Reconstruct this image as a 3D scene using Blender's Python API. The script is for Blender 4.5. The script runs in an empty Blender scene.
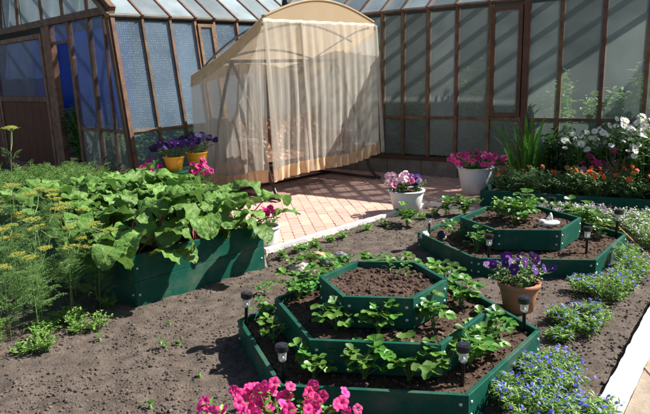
import bpy, math, random
import numpy as np
from mathutils import Vector, Matrix, noise
random.seed(7); RNG = np.random.default_rng(7)
SC = bpy.context.scene; COL = SC.collection

# ------------------------------------------------------------------ camera
FPX, PITCH, ROLL, HCAM = 610.0, 0.21587, -0.03528, 1.662
cp, sp, cr, sr = math.cos(PITCH), math.sin(PITCH), math.cos(ROLL), math.sin(ROLL)
Rv = Vector((1, 0, 0)); Uv = Vector((0, sp, cp)); Fv = Vector((0, cp, -sp))
right = Rv*cr + Uv*sr; up = Uv*cr - Rv*sr
cam = bpy.data.cameras.new('camera'); camo = bpy.data.objects.new('camera', cam); COL.objects.link(camo)
m = Matrix.Identity(4)
for i in range(3):
    m[i][0] = right[i]; m[i][1] = up[i]; m[i][2] = -Fv[i]
m[2][3] = HCAM
camo.matrix_world = m
cam.sensor_width = 36; cam.lens = 36*FPX/650.0; cam.clip_end = 2000; cam.clip_start = .05
SC.camera = camo
# ------------------------------------------------------------------ sky and sun
SUN_EL = math.radians(43); SUN_AZ = math.radians(15)
SUN_DIR = Vector((math.cos(SUN_AZ)*math.cos(SUN_EL), math.sin(SUN_AZ)*math.cos(SUN_EL), math.sin(SUN_EL)))
W = bpy.data.worlds.new('World'); SC.world = W; W.use_nodes = True
nt = W.node_tree; bg = nt.nodes['Background']; sky = nt.nodes.new('ShaderNodeTexSky')
sky.sky_type = 'NISHITA'; sky.sun_disc = False; sky.sun_elevation = SUN_EL
sky.sun_rotation = math.atan2(SUN_DIR.x, SUN_DIR.y)
nt.links.new(sky.outputs[0], bg.inputs[0]); bg.inputs[1].default_value = 0.05
sl = bpy.data.lights.new('sun', 'SUN'); sl.energy = 5.0; sl.angle = math.radians(.5); sl.color = (1, .95, .87)
so = bpy.data.objects.new('sun', sl); COL.objects.link(so); so.location = (8, 6, 12)
so.rotation_euler = (-SUN_DIR).to_track_quat('-Z', 'Y').to_euler()
SC.view_settings.view_transform = 'Standard'; SC.view_settings.look = 'None'
SC.view_settings.exposure = 1.0; SC.view_settings.gamma = 1
SC.render.engine = 'CYCLES'
SC.cycles.transparent_max_bounces = 24; SC.cycles.max_bounces = 8

# ------------------------------------------------------------------ materials
MATS = {}
def mat(name, col, rough=.6, var=.0, transl=0., bump=0., bscale=60., metal=0., col2=None, nscale=8., spec=.5, island=False, dirt=0., tcol=None, detail=6):
    if name in MATS: return MATS[name]
    M = bpy.data.materials.new(name); M.use_nodes = True; n = M.node_tree.nodes; l = M.node_tree.links
    p = n['Principled BSDF']; out = n['Material Output']
    p.inputs['Roughness'].default_value = rough; p.inputs['Metallic'].default_value = metal
    p.inputs['Specular IOR Level'].default_value = spec
    tc = n.new('ShaderNodeTexCoord')
    cur = None
    rgb = n.new('ShaderNodeRGB'); rgb.outputs[0].default_value = (*col, 1); cur = rgb.outputs[0]
    if col2:
        nz = n.new('ShaderNodeTexNoise'); nz.inputs['Scale'].default_value = nscale; nz.inputs['Detail'].default_value = detail; nz.inputs['Roughness'].default_value = .65
        l.new(tc.outputs['Object'], nz.inputs['Vector'])
        rp = n.new('ShaderNodeValToRGB'); rp.color_ramp.elements[0].position = .35; rp.color_ramp.elements[1].position = .65
        rp.color_ramp.elements[0].color = (*col, 1); rp.color_ramp.elements[1].color = (*col2, 1)
        l.new(nz.outputs[0], rp.inputs[0]); cur = rp.outputs[0]
    if dirt:
        nz = n.new('ShaderNodeTexNoise'); nz.inputs['Scale'].default_value = 3.1; nz.inputs['Detail'].default_value = 8; nz.inputs['Roughness'].default_value = .7
        l.new(tc.outputs['Object'], nz.inputs['Vector'])
        rp = n.new('ShaderNodeValToRGB'); rp.color_ramp.elements[0].position = .5; rp.color_ramp.elements[1].position = .75
        rp.color_ramp.elements[0].color = (0, 0, 0, 1); rp.color_ramp.elements[1].color = (dirt, dirt, dirt, 1)
        l.new(nz.outputs[0], rp.inputs[0])
        mx = n.new('ShaderNodeMixRGB'); l.new(rp.outputs[0], mx.inputs[0]); l.new(cur, mx.inputs[1]); mx.inputs[2].default_value = (.2, .16, .12, 1); cur = mx.outputs[0]
    if var:
        if island:
            g = n.new('ShaderNodeNewGeometry'); rnd = g.outputs['Random Per Island']
        else:
            g = n.new('ShaderNodeObjectInfo'); rnd = g.outputs['Random']
        hs = n.new('ShaderNodeHueSaturation')
        a = n.new('ShaderNodeMapRange'); a.inputs[3].default_value = 1-var; a.inputs[4].default_value = 1+var; l.new(rnd, a.inputs[0]); l.new(a.outputs[0], hs.inputs['Value'])
        b = n.new('ShaderNodeMath'); b.operation = 'MULTIPLY'; b.inputs[1].default_value = 7.31; l.new(rnd, b.inputs[0])
        f = n.new('ShaderNodeMath'); f.operation = 'FRACT'; l.new(b.outputs[0], f.inputs[0])
        h = n.new('ShaderNodeMapRange'); h.inputs[3].default_value = .5-var*.07; h.inputs[4].default_value = .5+var*.07; l.new(f.outputs[0], h.inputs[0]); l.new(h.outputs[0], hs.inputs['Hue'])
        l.new(cur, hs.inputs['Color']); cur = hs.outputs[0]
    l.new(cur, p.inputs['Base Color'])
    if bump:
        nb = n.new('ShaderNodeTexNoise'); nb.inputs['Scale'].default_value = bscale; nb.inputs['Detail'].default_value = 5; l.new(tc.outputs['Object'], nb.inputs['Vector'])
        bp = n.new('ShaderNodeBump'); bp.inputs['Strength'].default_value = bump; bp.inputs['Distance'].default_value = .01; l.new(nb.outputs[0], bp.inputs['Height']); l.new(bp.outputs[0], p.inputs['Normal'])
    if transl:
        t = n.new('ShaderNodeBsdfTranslucent'); mixs = n.new('ShaderNodeMixShader'); mixs.inputs[0].default_value = transl
        if tcol:
            t.inputs[0].default_value = (*tcol, 1)
        else:
            l.new(cur, t.inputs[0])
        l.new(p.outputs[0], mixs.inputs[1]); l.new(t.outputs[0], mixs.inputs[2]); l.new(mixs.outputs[0], out.inputs[0])
    MATS[name] = M; return M

GREEN = mat('green_board', (.004, .066, .044), .55, bump=.08, bscale=25, col2=(.007, .09, .061), nscale=3, dirt=.4, spec=.18)
BOLT = mat('bolt_zinc', (.62, .64, .64), .35, metal=.7)
SOIL = mat('soil', (.072, .056, .046), .95, col2=(.15, .12, .1), nscale=9, bump=1., bscale=75, detail=9, spec=.2)
CLOD = mat('soil_clod', (.09, .07, .057), .95, col2=(.15, .12, .1), nscale=12, var=.3, island=True, bump=.4, bscale=120, spec=.2)
PEAT = mat('bed_soil', (.045, .028, .02), .95, col2=(.105, .066, .048), nscale=16, bump=.8, bscale=70, detail=9, spec=.2)
PCLOD = mat('bed_clod', (.062, .039, .028), .95, col2=(.125, .082, .06), nscale=18, var=.45, island=True, spec=.2)
PAVER = mat('paver', (.56, .33, .265), .85, col2=(.64, .4, .33), nscale=14, var=.12, bump=.3, bscale=140, dirt=.2)
PAVER2 = mat('paver_joined', (.56, .33, .265), .85, col2=(.64, .4, .33), nscale=14, var=.12, bump=.3, bscale=140, island=True, dirt=.2)
SAND = mat('joint_sand', (.17, .12, .09), .95, col2=(.26, .2, .15), nscale=20, bump=.5)
WHITEWASH = mat('whitewash', (.64, .63, .6), .85, col2=(.74, .73, .71), nscale=9, bump=.6, bscale=45, dirt=.45)
CONC = mat('concrete_path', (.24, .19, .14), .9, col2=(.36, .3, .23), nscale=6, bump=.5, bscale=50)
FLAG = mat('flagstone', (.42, .22, .16), .85, col2=(.48, .3, .24), nscale=9, var=.15, bump=.4, bscale=40)
PLINTH = mat('plinth_concrete', (.16, .145, .12), .9, col2=(.25, .23, .2), nscale=6, bump=.4, bscale=40)
WOOD = mat('frame_wood', (.09, .042, .022), .65, col2=(.22, .12, .065), nscale=7, var=.3, bump=.25, bscale=50)
DWOOD = mat('dark_wood', (.07, .035, .02), .7, col2=(.13, .065, .035), nscale=7, var=.2, bump=.25, bscale=50)
DOORB = mat('door_board', (.08, .022, .01), .6, col2=(.105, .032, .015), nscale=5, bump=.15, bscale=30, spec=.2)
WPLAS = mat('white_plastic', (.78, .78, .76), .4, dirt=.25)
YPLAS = mat('yellow_plastic', (.72, .36, .02), .4, dirt=.15)
GPLAS = mat('green_plastic', (.02, .2, .08), .4)
TERRA = mat('terracotta', (.4, .16, .085), .75, col2=(.46, .2, .115), nscale=9, bump=.2, dirt=.25)
BLKP = mat('black_plastic', (.012, .012, .013), .35, dirt=.25)
STEEL = mat('dark_tube', (.05, .035, .03), .4, metal=.3)
GSTEEL = mat('grey_tube', (.2, .19, .18), .4, metal=.3)
STONE = mat('white_stone', (.7, .69, .66), .55, dirt=.15)
ROCK = mat('pale_rock', (.5, .43, .34), .85, col2=(.62, .56, .48), nscale=20, bump=.5, bscale=60)
DROCK = mat('grey_rock', (.13, .135, .16), .8, col2=(.2, .2, .23), nscale=20, bump=.5, bscale=60)
STRAW = mat('strawberry_leaf', (.085, .22, .03), .42, var=.32, transl=.32, col2=(.115, .265, .042), nscale=30)
STEM = mat('green_stem', (.16, .26, .07), .6, transl=.1)
BUSHG = mat('mid_leaf', (.1, .22, .045), .5, var=.4, transl=.3, island=True)
GREYG = mat('grey_green_leaf', (.17, .28, .1), .6, var=.35, transl=.25, island=True)
BRIGHTG = mat('bright_leaf', (.19, .36, .065), .5, var=.3, transl=.35, island=True)
DARKG = mat('dark_leaf', (.03, .085, .025), .5, var=.45, transl=.25, island=True)
IRISG = mat('sword_leaf', (.1, .25, .03), .4, var=.35, transl=.35)
FEATH = mat('feathery_leaf', (.14, .27, .055), .6, var=.3, transl=.35, island=True)
DILLG = mat('dill_thread', (.16, .3, .08), .6, var=.3, transl=.3, island=True)
UMBEL = mat('umbel_yellow', (.42, .42, .06), .7, var=.3, transl=.2, island=True)
TAN = mat('canopy_cloth', (.64, .5, .32), .85, transl=.4, bump=.15, bscale=300, col2=(.68, .54, .36), nscale=3)
HEM = mat('hem_cloth', (.62, .43, .25), .85, transl=.2, col2=(.68, .48, .29), nscale=5)
TRIM = mat('canopy_trim', (.8, .74, .62), .8)
PINK = mat('petunia_pink', (.85, .05, .3), .6, var=.18, transl=.3)
MAGENTA = mat('petunia_magenta', (.62, .012, .2), .6, var=.25, transl=.3)
PALEP = mat('petunia_pale', (.85, .55, .68), .6, var=.12, transl=.3)
ROSE = mat('petunia_rose', (.85, .2, .42), .6, var=.15, transl=.3)
PURPLE = mat('pansy_purple', (.085, .01, .21), .6, var=.45, transl=.2)
DPURPLE = mat('pansy_dark', (.028, .008, .095), .6, var=.45, transl=.15)
ORANGE = mat('marigold_orange', (.85, .13, .008), .6, var=.2, transl=.15)
WFLOW = mat('daisy_white', (.85, .85, .82), .6, transl=.2)
YCENT = mat('daisy_centre', (.75, .45, .03), .7)
BLUEF = mat('lobelia_blue', (.13, .13, .85), .6, var=.35, transl=.3, island=True)
ALYSS = mat('alyssum_white', (.76, .72, .74), .6, var=.15, transl=.2, island=True)
LILAC = mat('lilac_bloom', (.42, .26, .5), .6, var=.3, transl=.2, island=True)
BLUETARP = mat('blue_tarp', (.02, .1, .55), .5, bump=.2, bscale=6, transl=.3)
CORD = mat('yellow_cord', (.7, .42, .05), .6)
STRAWDRY = mat('dry_stem', (.45, .33, .17), .8, var=.3, island=True)

def glass(name, base, fac, rough, dots=0., tint=(.93, .96, .96), bump=.15, dotscale=26):
    M = bpy.data.materials.new(name); M.use_nodes = True; n = M.node_tree.nodes; l = M.node_tree.links
    p = n['Principled BSDF']; out = n['Material Output']; p.inputs['Roughness'].default_value = rough
    tc = n.new('ShaderNodeTexCoord'); tr = n.new('ShaderNodeBsdfTransparent'); tr.inputs[0].default_value = (*tint, 1)
    mx = n.new('ShaderNodeMixShader')
    oi = n.new('ShaderNodeObjectInfo')
    nz = n.new('ShaderNodeTexNoise'); nz.inputs['Scale'].default_value = 2.2; nz.inputs['Detail'].default_value = 5
    vm = n.new('ShaderNodeVectorMath'); vm.operation = 'ADD'; l.new(tc.outputs['Object'], vm.inputs[0]); l.new(oi.outputs['Random'], vm.inputs[1]); l.new(vm.outputs[0], nz.inputs['Vector'])
    mr = n.new('ShaderNodeMapRange'); mr.inputs[1].default_value = .3; mr.inputs[2].default_value = .7; mr.inputs[3].default_value = fac*.75; mr.inputs[4].default_value = fac*1.3
    l.new(nz.outputs[0], mr.inputs[0])
    hs = n.new('ShaderNodeHueSaturation'); hs.inputs['Color'].default_value = (*base, 1)
    vr = n.new('ShaderNodeMapRange'); vr.inputs[3].default_value = .75; vr.inputs[4].default_value = 1.25; l.new(oi.outputs['Random'], vr.inputs[0]); l.new(vr.outputs[0], hs.inputs['Value'])
    col = hs.outputs[0]; fsock = mr.outputs[0]
    # fine rib and dimple relief of the film
    vo = n.new('ShaderNodeTexVoronoi'); vo.voronoi_dimensions = '2D'; vo.inputs['Scale'].default_value = dotscale; vo.inputs['Randomness'].default_value = .12
    l.new(tc.outputs['Object'], vo.inputs['Vector'])
    bp = n.new('ShaderNodeBump'); bp.inputs['Strength'].default_value = bump; bp.inputs['Distance'].default_value = .01
    l.new(vo.outputs['Distance'], bp.inputs['Height']); l.new(bp.outputs[0], p.inputs['Normal'])
    if dots:  # film's bubble dots, with their bright highlights painted white into the colour
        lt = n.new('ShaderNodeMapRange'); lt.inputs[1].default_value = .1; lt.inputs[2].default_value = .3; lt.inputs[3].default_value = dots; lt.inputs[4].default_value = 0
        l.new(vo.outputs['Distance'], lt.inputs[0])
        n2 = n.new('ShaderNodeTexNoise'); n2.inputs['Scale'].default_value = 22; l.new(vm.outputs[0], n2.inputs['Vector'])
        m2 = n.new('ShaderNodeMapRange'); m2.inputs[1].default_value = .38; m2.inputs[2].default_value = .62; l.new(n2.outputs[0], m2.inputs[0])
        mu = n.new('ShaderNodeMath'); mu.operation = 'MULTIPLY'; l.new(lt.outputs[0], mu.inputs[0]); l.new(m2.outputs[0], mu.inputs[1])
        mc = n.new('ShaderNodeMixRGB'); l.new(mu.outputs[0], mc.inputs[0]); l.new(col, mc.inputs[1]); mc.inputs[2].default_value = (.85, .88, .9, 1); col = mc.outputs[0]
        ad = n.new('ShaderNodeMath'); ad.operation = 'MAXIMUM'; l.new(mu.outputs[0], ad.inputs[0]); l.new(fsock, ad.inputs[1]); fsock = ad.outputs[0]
    l.new(col, p.inputs['Base Color'])
    l.new(fsock, mx.inputs[0]); l.new(tr.outputs[0], mx.inputs[1])
    tl = n.new('ShaderNodeBsdfTranslucent'); l.new(col, tl.inputs[0]); m3 = n.new('ShaderNodeMixShader'); m3.inputs[0].default_value = .28
    l.new(p.outputs[0], m3.inputs[1]); l.new(tl.outputs[0], m3.inputs[2]); l.new(m3.outputs[0], mx.inputs[2]); l.new(mx.outputs[0], out.inputs[0])
    MATS[name] = M; return M
GLASS_R = glass('pane_film_grey', (.44, .5, .49), .27, .25, bump=.3, dotscale=30)
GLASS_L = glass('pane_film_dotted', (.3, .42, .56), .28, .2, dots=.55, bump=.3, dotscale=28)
GLASS_G = glass('pane_film_blue', (.12, .2, .5), .24, .2, bump=.1)
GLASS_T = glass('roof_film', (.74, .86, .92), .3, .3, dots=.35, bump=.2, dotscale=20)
REARF = mat('rear_film', (.2, .235, .235), .6, transl=.3, col2=(.14, .18, .165), nscale=1.2)
LAMPG = glass('lamp_cup', (.7, .72, .72), .45, .1, bump=0)

def net_mat():
    M = bpy.data.materials.new('net'); M.use_nodes = True; n = M.node_tree.nodes; l = M.node_tree.links
    out = n['Material Output']; n.remove(n['Principled BSDF'])
    tc = n.new('ShaderNodeTexCoord'); d = n.new('ShaderNodeBsdfDiffuse'); d.inputs[0].default_value = (.9, .86, .77, 1)
    t = n.new('ShaderNodeBsdfTranslucent'); t.inputs[0].default_value = (.9, .86, .77, 1)
    a = n.new('ShaderNodeMixShader'); a.inputs[0].default_value = .45; l.new(d.outputs[0], a.inputs[1]); l.new(t.outputs[0], a.inputs[2])
    tr = n.new('ShaderNodeBsdfTransparent'); tr.inputs[0].default_value = (1, 1, 1, 1)
    mx = n.new('ShaderNodeMixShader')
    nz = n.new('ShaderNodeTexNoise'); nz.inputs['Scale'].default_value = 5; mp = n.new('ShaderNodeMapping'); mp.inputs['Scale'].default_value = (3, 3, .25)
    l.new(tc.outputs['Object'], mp.inputs[0]); l.new(mp.outputs[0], nz.inputs['Vector'])
    mr = n.new('ShaderNodeMapRange'); mr.inputs[1].default_value = .3; mr.inputs[2].default_value = .7; mr.inputs[3].default_value = .3; mr.inputs[4].default_value = .6; l.new(nz.outputs[0], mr.inputs[0])
    l.new(mr.outputs[0], mx.inputs[0]); l.new(tr.outputs[0], mx.inputs[1]); l.new(a.outputs[0], mx.inputs[2]); l.new(mx.outputs[0], out.inputs[0])
    return M
NET = net_mat()

def floral_mat():
    M = mat('floral_cushion', (.16, .075, .04), .85, col2=(.22, .11, .06), nscale=6); n = M.node_tree.nodes; l = M.node_tree.links
    p = n['Principled BSDF']; src = p.inputs['Base Color'].links[0].from_socket
    tc = n.new('ShaderNodeTexCoord'); vo = n.new('ShaderNodeTexVoronoi'); vo.inputs['Scale'].default_value = 13; l.new(tc.outputs['Object'], vo.inputs['Vector'])
    mr = n.new('ShaderNodeMapRange'); mr.inputs[1].default_value = .28; mr.inputs[2].default_value = .4; mr.inputs[3].default_value = .9; mr.inputs[4].default_value = 0; l.new(vo.outputs['Distance'], mr.inputs[0])
    mx = n.new('ShaderNodeMixRGB'); l.new(mr.outputs[0], mx.inputs[0]); l.new(src, mx.inputs[1]); mx.inputs[2].default_value = (.68, .52, .36, 1); l.new(mx.outputs[0], p.inputs['Base Color'])
    return M
FLORAL = floral_mat()

def beet_mat():
    M = bpy.data.materials.new('beet_leaf'); M.use_nodes = True; n = M.node_tree.nodes; l = M.node_tree.links
    p = n['Principled BSDF']; out = n['Material Output']; p.inputs['Roughness'].default_value = .5; p.inputs['Specular IOR Level'].default_value = .4
    uv = n.new('ShaderNodeUVMap'); s = n.new('ShaderNodeSeparateXYZ'); l.new(uv.outputs[0], s.inputs[0])
    oi = n.new('ShaderNodeObjectInfo')
    def math_(op, a, b=None):
        k = n.new('ShaderNodeMath'); k.operation = op
        for i, v in enumerate((a, b)):
            if v is None: continue
            if isinstance(v, (int, float)): k.inputs[i].default_value = v
            else: l.new(v, k.inputs[i])
        return k.outputs[0]
    ax = math_('ABSOLUTE', math_('SUBTRACT', s.outputs[0], .5))
    mid = math_('LESS_THAN', ax, .022)
    w = math_('FRACT', math_('MULTIPLY', math_('SUBTRACT', s.outputs[1], math_('MULTIPLY', ax, .9)), 6.5))
    vein = math_('LESS_THAN', w, .09)
    fac = math_('MAXIMUM', mid, math_('MULTIPLY', vein, .45))
    nz = n.new('ShaderNodeTexNoise'); nz.inputs['Scale'].default_value = 30; tc = n.new('ShaderNodeTexCoord'); l.new(tc.outputs['Object'], nz.inputs['Vector'])
    m1 = n.new('ShaderNodeMixRGB'); l.new(nz.outputs[0], m1.inputs[0]); m1.inputs[1].default_value = (.115, .245, .045, 1); m1.inputs[2].default_value = (.14, .285, .058, 1)
    m2 = n.new('ShaderNodeMixRGB'); l.new(fac, m2.inputs[0]); l.new(m1.outputs[0], m2.inputs[1]); m2.inputs[2].default_value = (.27, .3, .09, 1)
    hs = n.new('ShaderNodeHueSaturation'); a = n.new('ShaderNodeMapRange'); a.inputs[3].default_value = .72; a.inputs[4].default_value = 1.3; l.new(oi.outputs['Random'], a.inputs[0]); l.new(a.outputs[0], hs.inputs['Value']); l.new(m2.outputs[0], hs.inputs['Color'])
    l.new(hs.outputs[0], p.inputs['Base Color'])
    bp = n.new('ShaderNodeBump'); bp.inputs['Strength'].default_value = .8; bp.inputs['Distance'].default_value = .018
    ht = math_('ADD', math_('MULTIPLY', fac, -1.0), nz.outputs[0]); l.new(ht, bp.inputs['Height']); l.new(bp.outputs[0], p.inputs['Normal'])
    t = n.new('ShaderNodeBsdfTranslucent'); l.new(hs.outputs[0], t.inputs[0]); ms = n.new('ShaderNodeMixShader'); ms.inputs[0].default_value = .28
    l.new(p.outputs[0], ms.inputs[1]); l.new(t.outputs[0], ms.inputs[2]); l.new(ms.outputs[0], out.inputs[0])
    return M
BEET = beet_mat()
PETIOLE = mat('beet_stalk', (.22, .03, .045), .5)

# ------------------------------------------------------------------ mesh helpers
class MB:
    def __init__(s): s.v = []; s.f = []; s.mi = []; s.uv = None; s.n = 0
    def add(s, verts, faces, mi=0, M=None):
        verts = np.asarray(verts, float)
        if M is not None:
            M = np.array(M); verts = verts @ M[:3, :3].T + M[:3, 3]
        s.v.append(verts); o = s.n; s.n += len(verts)
        for f in faces: s.f.append(tuple(i+o for i in f)); s.mi.append(mi)
    def box(s, c, d, M=None, mi=0):
        x, y, z = c; a, b, e = d[0]/2, d[1]/2, d[2]/2
        v = [(x+i*a, y+j*b, z+k*e) for i in (-1, 1) for j in (-1, 1) for k in (-1, 1)]
        s.add(v, [(0, 1, 3, 2), (4, 6, 7, 5), (0, 4, 5, 1), (2, 3, 7, 6), (0, 2, 6, 4), (1, 5, 7, 3)], mi, M)
    def prism(s, poly, z0, z1, mi=0, M=None):
        k = len(poly); v = [(x, y, z0) for x, y in poly]+[(x, y, z1) for x, y in poly]
        f = [tuple(reversed(range(k))), tuple(range(k, 2*k))]+[(i, (i+1) % k, k+(i+1) % k, k+i) for i in range(k)]
        s.add(v, f, mi, M)
    def tube(s, pts, rad, n=8, mi=0, M=None, cap=True):
        pts = [Vector(p) for p in pts]; k = len(pts)
        if not hasattr(rad, '__len__'): rad = [rad]*k
        v = []; prev = None
        for i, p in enumerate(pts):
            d = (pts[min(i+1, k-1)]-pts[max(i-1, 0)]).normalized()
            a = prev if prev is not None else (Vector((0, 0, 1)) if abs(d.z) < .9 else Vector((1, 0, 0)))
            a = (a-d*a.dot(d))
            if a.length < 1e-6: a = Vector((1, 0, 0))-d*d.x
            a.normalize(); b = d.cross(a); prev = a
            for j in range(n):
                t = 2*math.pi*j/n; v.append(p+(a*math.cos(t)+b*math.sin(t))*rad[i])
        f = [(i*n+j, i*n+(j+1) % n, (i+1)*n+(j+1) % n, (i+1)*n+j) for i in range(k-1) for j in range(n)]
        if cap: f += [tuple(reversed(range(n))), tuple(range((k-1)*n, k*n))]
        s.add([tuple(x) for x in v], f, mi, M)
    def lathe(s, prof, n=24, mi=0, M=None):
        v = []; k = len(prof)
        for r, z in prof:
            for j in range(n):
                t = 2*math.pi*j/n; v.append((r*math.cos(t), r*math.sin(t), z))
        f = [(i*n+j, i*n+(j+1) % n, (i+1)*n+(j+1) % n, (i+1)*n+j) for i in range(k-1) for j in range(n)]
        s.add(v, f, mi, M)
    def mesh(s, name, mats, smooth=False):
        me = bpy.data.meshes.new(name)
        v = np.concatenate(s.v) if s.v else np.zeros((0, 3))
        me.from_pydata(v.tolist(), [], s.f)
        for x in (mats if isinstance(mats, (list, tuple)) else [mats]): me.materials.append(x)
        if any(s.mi): me.polygons.foreach_set('material_index', s.mi)
        if smooth: me.polygons.foreach_set('use_smooth', [True]*len(me.polygons))
        me.update(); return me
    def build(s, name, mats, parent=None, smooth=False, loc=None, M=None):
        return put(name, s.mesh(name, mats, smooth), parent, loc, M)
def put(name, me, parent=None, loc=None, M=None):
    o = bpy.data.objects.new(name, me); COL.objects.link(o)
    if parent is not None: o.parent = parent
    if M is not None: o.matrix_local = Matrix(M)
    elif loc is not None: o.location = loc
    return o
def tag(o, label=None, cat=None, group=None, kind=None):
    if label: o['label'] = label
    if cat: o['category'] = cat
    if group: o['group'] = group
    if kind: o['kind'] = kind
    return o
def thing(name, label, cat, loc, group=None, rz=0):
    o = put(name, None, None, loc); o.rotation_euler = (0, 0, rz); return tag(o, label, cat, group)
def rotz(a): return Matrix.Rotation(a, 4, 'Z')
def TR(x, y, z): return Matrix.Translation((x, y, z))
def bevel(o, w=.004, seg=2):
    b = o.modifiers.new('bevel', 'BEVEL'); b.width = w; b.segments = seg; b.limit_method = 'ANGLE'; return o
def frame(o, ex, ey, ez):
    M = Matrix.Identity(4)
    for i in range(3): M[i][0] = ex[i]; M[i][1] = ey[i]; M[i][2] = ez[i]; M[i][3] = o[i]
    return M
A2 = np.array([.71, .704]); A2 /= np.linalg.norm(A2); B2 = np.array([-A2[1], A2[0]])   # axes of the yard
def fbm(x, y, s=1, seed=0, o=4):
    r = 0; a = 1
    for i in range(o):
        r += a*noise.noise((x*s, y*s, seed+i*7.3)); s *= 2.03; a *= .5
    return r
def clip(poly, p, nrm):
    out = []; k = len(poly)
    for i in range(k):
        a, b = poly[i], poly[(i+1) % k]
        da = (a[0]-p[0])*nrm[0]+(a[1]-p[1])*nrm[1]; db = (b[0]-p[0])*nrm[0]+(b[1]-p[1])*nrm[1]
        if da >= 0: out.append(a)
        if da*db < 0:
            t = da/(da-db); out.append((a[0]+(b[0]-a[0])*t, a[1]+(b[1]-a[1])*t))
    return out
def inpoly(x, y, P):
    r = False; k = len(P)
    for i in range(k):
        x1, y1 = P[i]; x2, y2 = P[(i+1) % k]
        if (y1 > y) != (y2 > y) and x < (x2-x1)*(y-y1)/(y2-y1)+x1: r = not r
    return r

# ------------------------------------------------------------------ layout
BED1 = (.328, 3.488, -.172, (.924, .675, .386)); BED2 = (1.796, 5.473, -.167, (.936, .54))
def hexpts(cx, cy, R, rot): return [(cx+R*math.cos(rot+i*math.pi/3), cy+R*math.sin(rot+i*math.pi/3)) for i in range(6)]
SK = np.array([1.27, 7.43])                      # corner of the whitewashed edging
PL0 = np.array([-1.428, 4.295])                  # near corner of the tall planter
GL0 = np.array([-2.78, 8.92]); GR0 = np.array([1.04, 10.15]); GRD = np.array([.81, -.585]); GRD /= np.linalg.norm(GRD); GRN = np.array([-GRD[1], GRD[0]])
# paving: behind the edging (towards the greenhouse)
PAVE = [tuple(SK-A2*2.62), tuple(SK), tuple(SK-B2*.62), (2.2, 7.02), (4.6, 5.75), (6.0, 6.6), tuple(GR0+GRD*.05+GRN*-.02), (-.48, 11.17), tuple(GL0), tuple(GL0+B2*3.2), (-4.2, 9.2), tuple(PL0+A2*1.26+B2*4.2), tuple(PL0+A2*1.27)]
K0 = np.array([1.29, 2.669]); K1 = np.array([2.158, 3.833]); KD = (K1-K0)/np.linalg.norm(K1-K0); KN = np.array([KD[1], -KD[0]])   # white kerb line, normal to the path
# ------------------------------------------------------------------ ground
def lin(a, b, st): return list(np.arange(a, b, st))
gx = [-300, -100, -40, -20, -10, -7, -5.5]+lin(-4.6, -3, .12)+lin(-3, 3.2, .028)+lin(3.2, 5, .12)+[5.5, 7, 10, 20, 40, 100, 300]
gy = [-300, -100, -40, -15, -6, -2, 0, 1, 1.6]+lin(2.0, 6.2, .028)+lin(6.2, 9, .06)+lin(9, 12, .3)+[12.5, 15, 20, 30, 60, 120, 300]
gv = []
for y in gy:
    for x in gx:
        z = 0
        if -4 < x < 5 and 1.6 < y < 9:
            z = .022*fbm(x, y, 1.1, 3)+.016*fbm(x, y, 6, 9, 5)
            n_ = noise.noise((x*16, y*16, 5)); z += .008*max(0, n_)+.003*noise.noise((x*34, y*34, 2))
        if inpoly(x, y, PAVE): z = -.075
        dk = (x-K0[0])*KN[0]+(y-K0[1])*KN[1]
        if dk > .035 and y < 7.5: z = -.075
        gv.append((x, y, z))
nx = len(gx)
gf = [(j*nx+i, j*nx+i+1, (j+1)*nx+i+1, (j+1)*nx+i) for j in range(len(gy)-1) for i in range(nx-1)]
b = MB(); b.add(gv, gf); ground = b.build('ground', SOIL, smooth=True); tag(ground, 'bare brown garden soil between the raised beds', 'ground', kind='structure')

# soil clods
def ico():
    t = (1+5**.5)/2
    v = np.array([(-1, t, 0), (1, t, 0), (-1, -t, 0), (1, -t, 0), (0, -1, t), (0, 1, t), (0, -1, -t), (0, 1, -t), (t, 0, -1), (t, 0, 1), (-t, 0, -1), (-t, 0, 1)], float)/math.sqrt(1+t*t)
    f = [(0, 11, 5), (0, 5, 1), (0, 1, 7), (0, 7, 10), (0, 10, 11), (1, 5, 9), (5, 11, 4), (11, 10, 2), (10, 7, 6), (7, 1, 8), (3, 9, 4), (3, 4, 2), (3, 2, 6), (3, 6, 8), (3, 8, 9), (4, 9, 5), (2, 4, 11), (6, 2, 10), (8, 6, 7), (9, 8, 1)]
    return v, np.array(f)
IV, IF = ico()
def clods(name, pts, sizes, material, parent=None, zoff=0.):
    n = len(pts); P = np.array(pts); S = np.array(sizes)
    V = np.repeat(IV[None], n, 0)*RNG.uniform(.6, 1.25, (n, 12, 1))*RNG.uniform(.7, 1.3, (n, 1, 3))*S[:, None, None]
    a = RNG.uniform(0, 6.28, n); c, s = np.cos(a), np.sin(a)
    X = V[..., 0]*c[:, None]-V[..., 1]*s[:, None]; Y = V[..., 0]*s[:, None]+V[..., 1]*c[:, None]
    V = np.stack([X, Y, V[..., 2]*.75], -1)+P[:, None, :]; V[..., 2] += zoff
    F = (IF[None]+(np.arange(n)*12)[:, None, None]).reshape(-1, 3)
    me = bpy.data.meshes.new(name); me.from_pydata(V.reshape(-1, 3).tolist(), [], F.tolist()); me.materials.append(material)
    o = put(name, me, parent); o['kind'] = 'stuff'; return o
H1 = hexpts(*BED1[:2], BED1[3][0]+.0, BED1[2]); H2 = hexpts(*BED2[:2], BED2[3][0], BED2[2])
PLAN = [tuple(PL0), tuple(PL0+A2*1.25), tuple(PL0+A2*1.25+B2*4.2), tuple(PL0+B2*4.2)]
def free(x, y):
    if inpoly(x, y, H1) or inpoly(x, y, H2) or inpoly(x, y, PLAN) or inpoly(x, y, PAVE): return False
    return (x-K0[0])*KN[0]+(y-K0[1])*KN[1] < -.02
pts, sz = [], []
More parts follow.
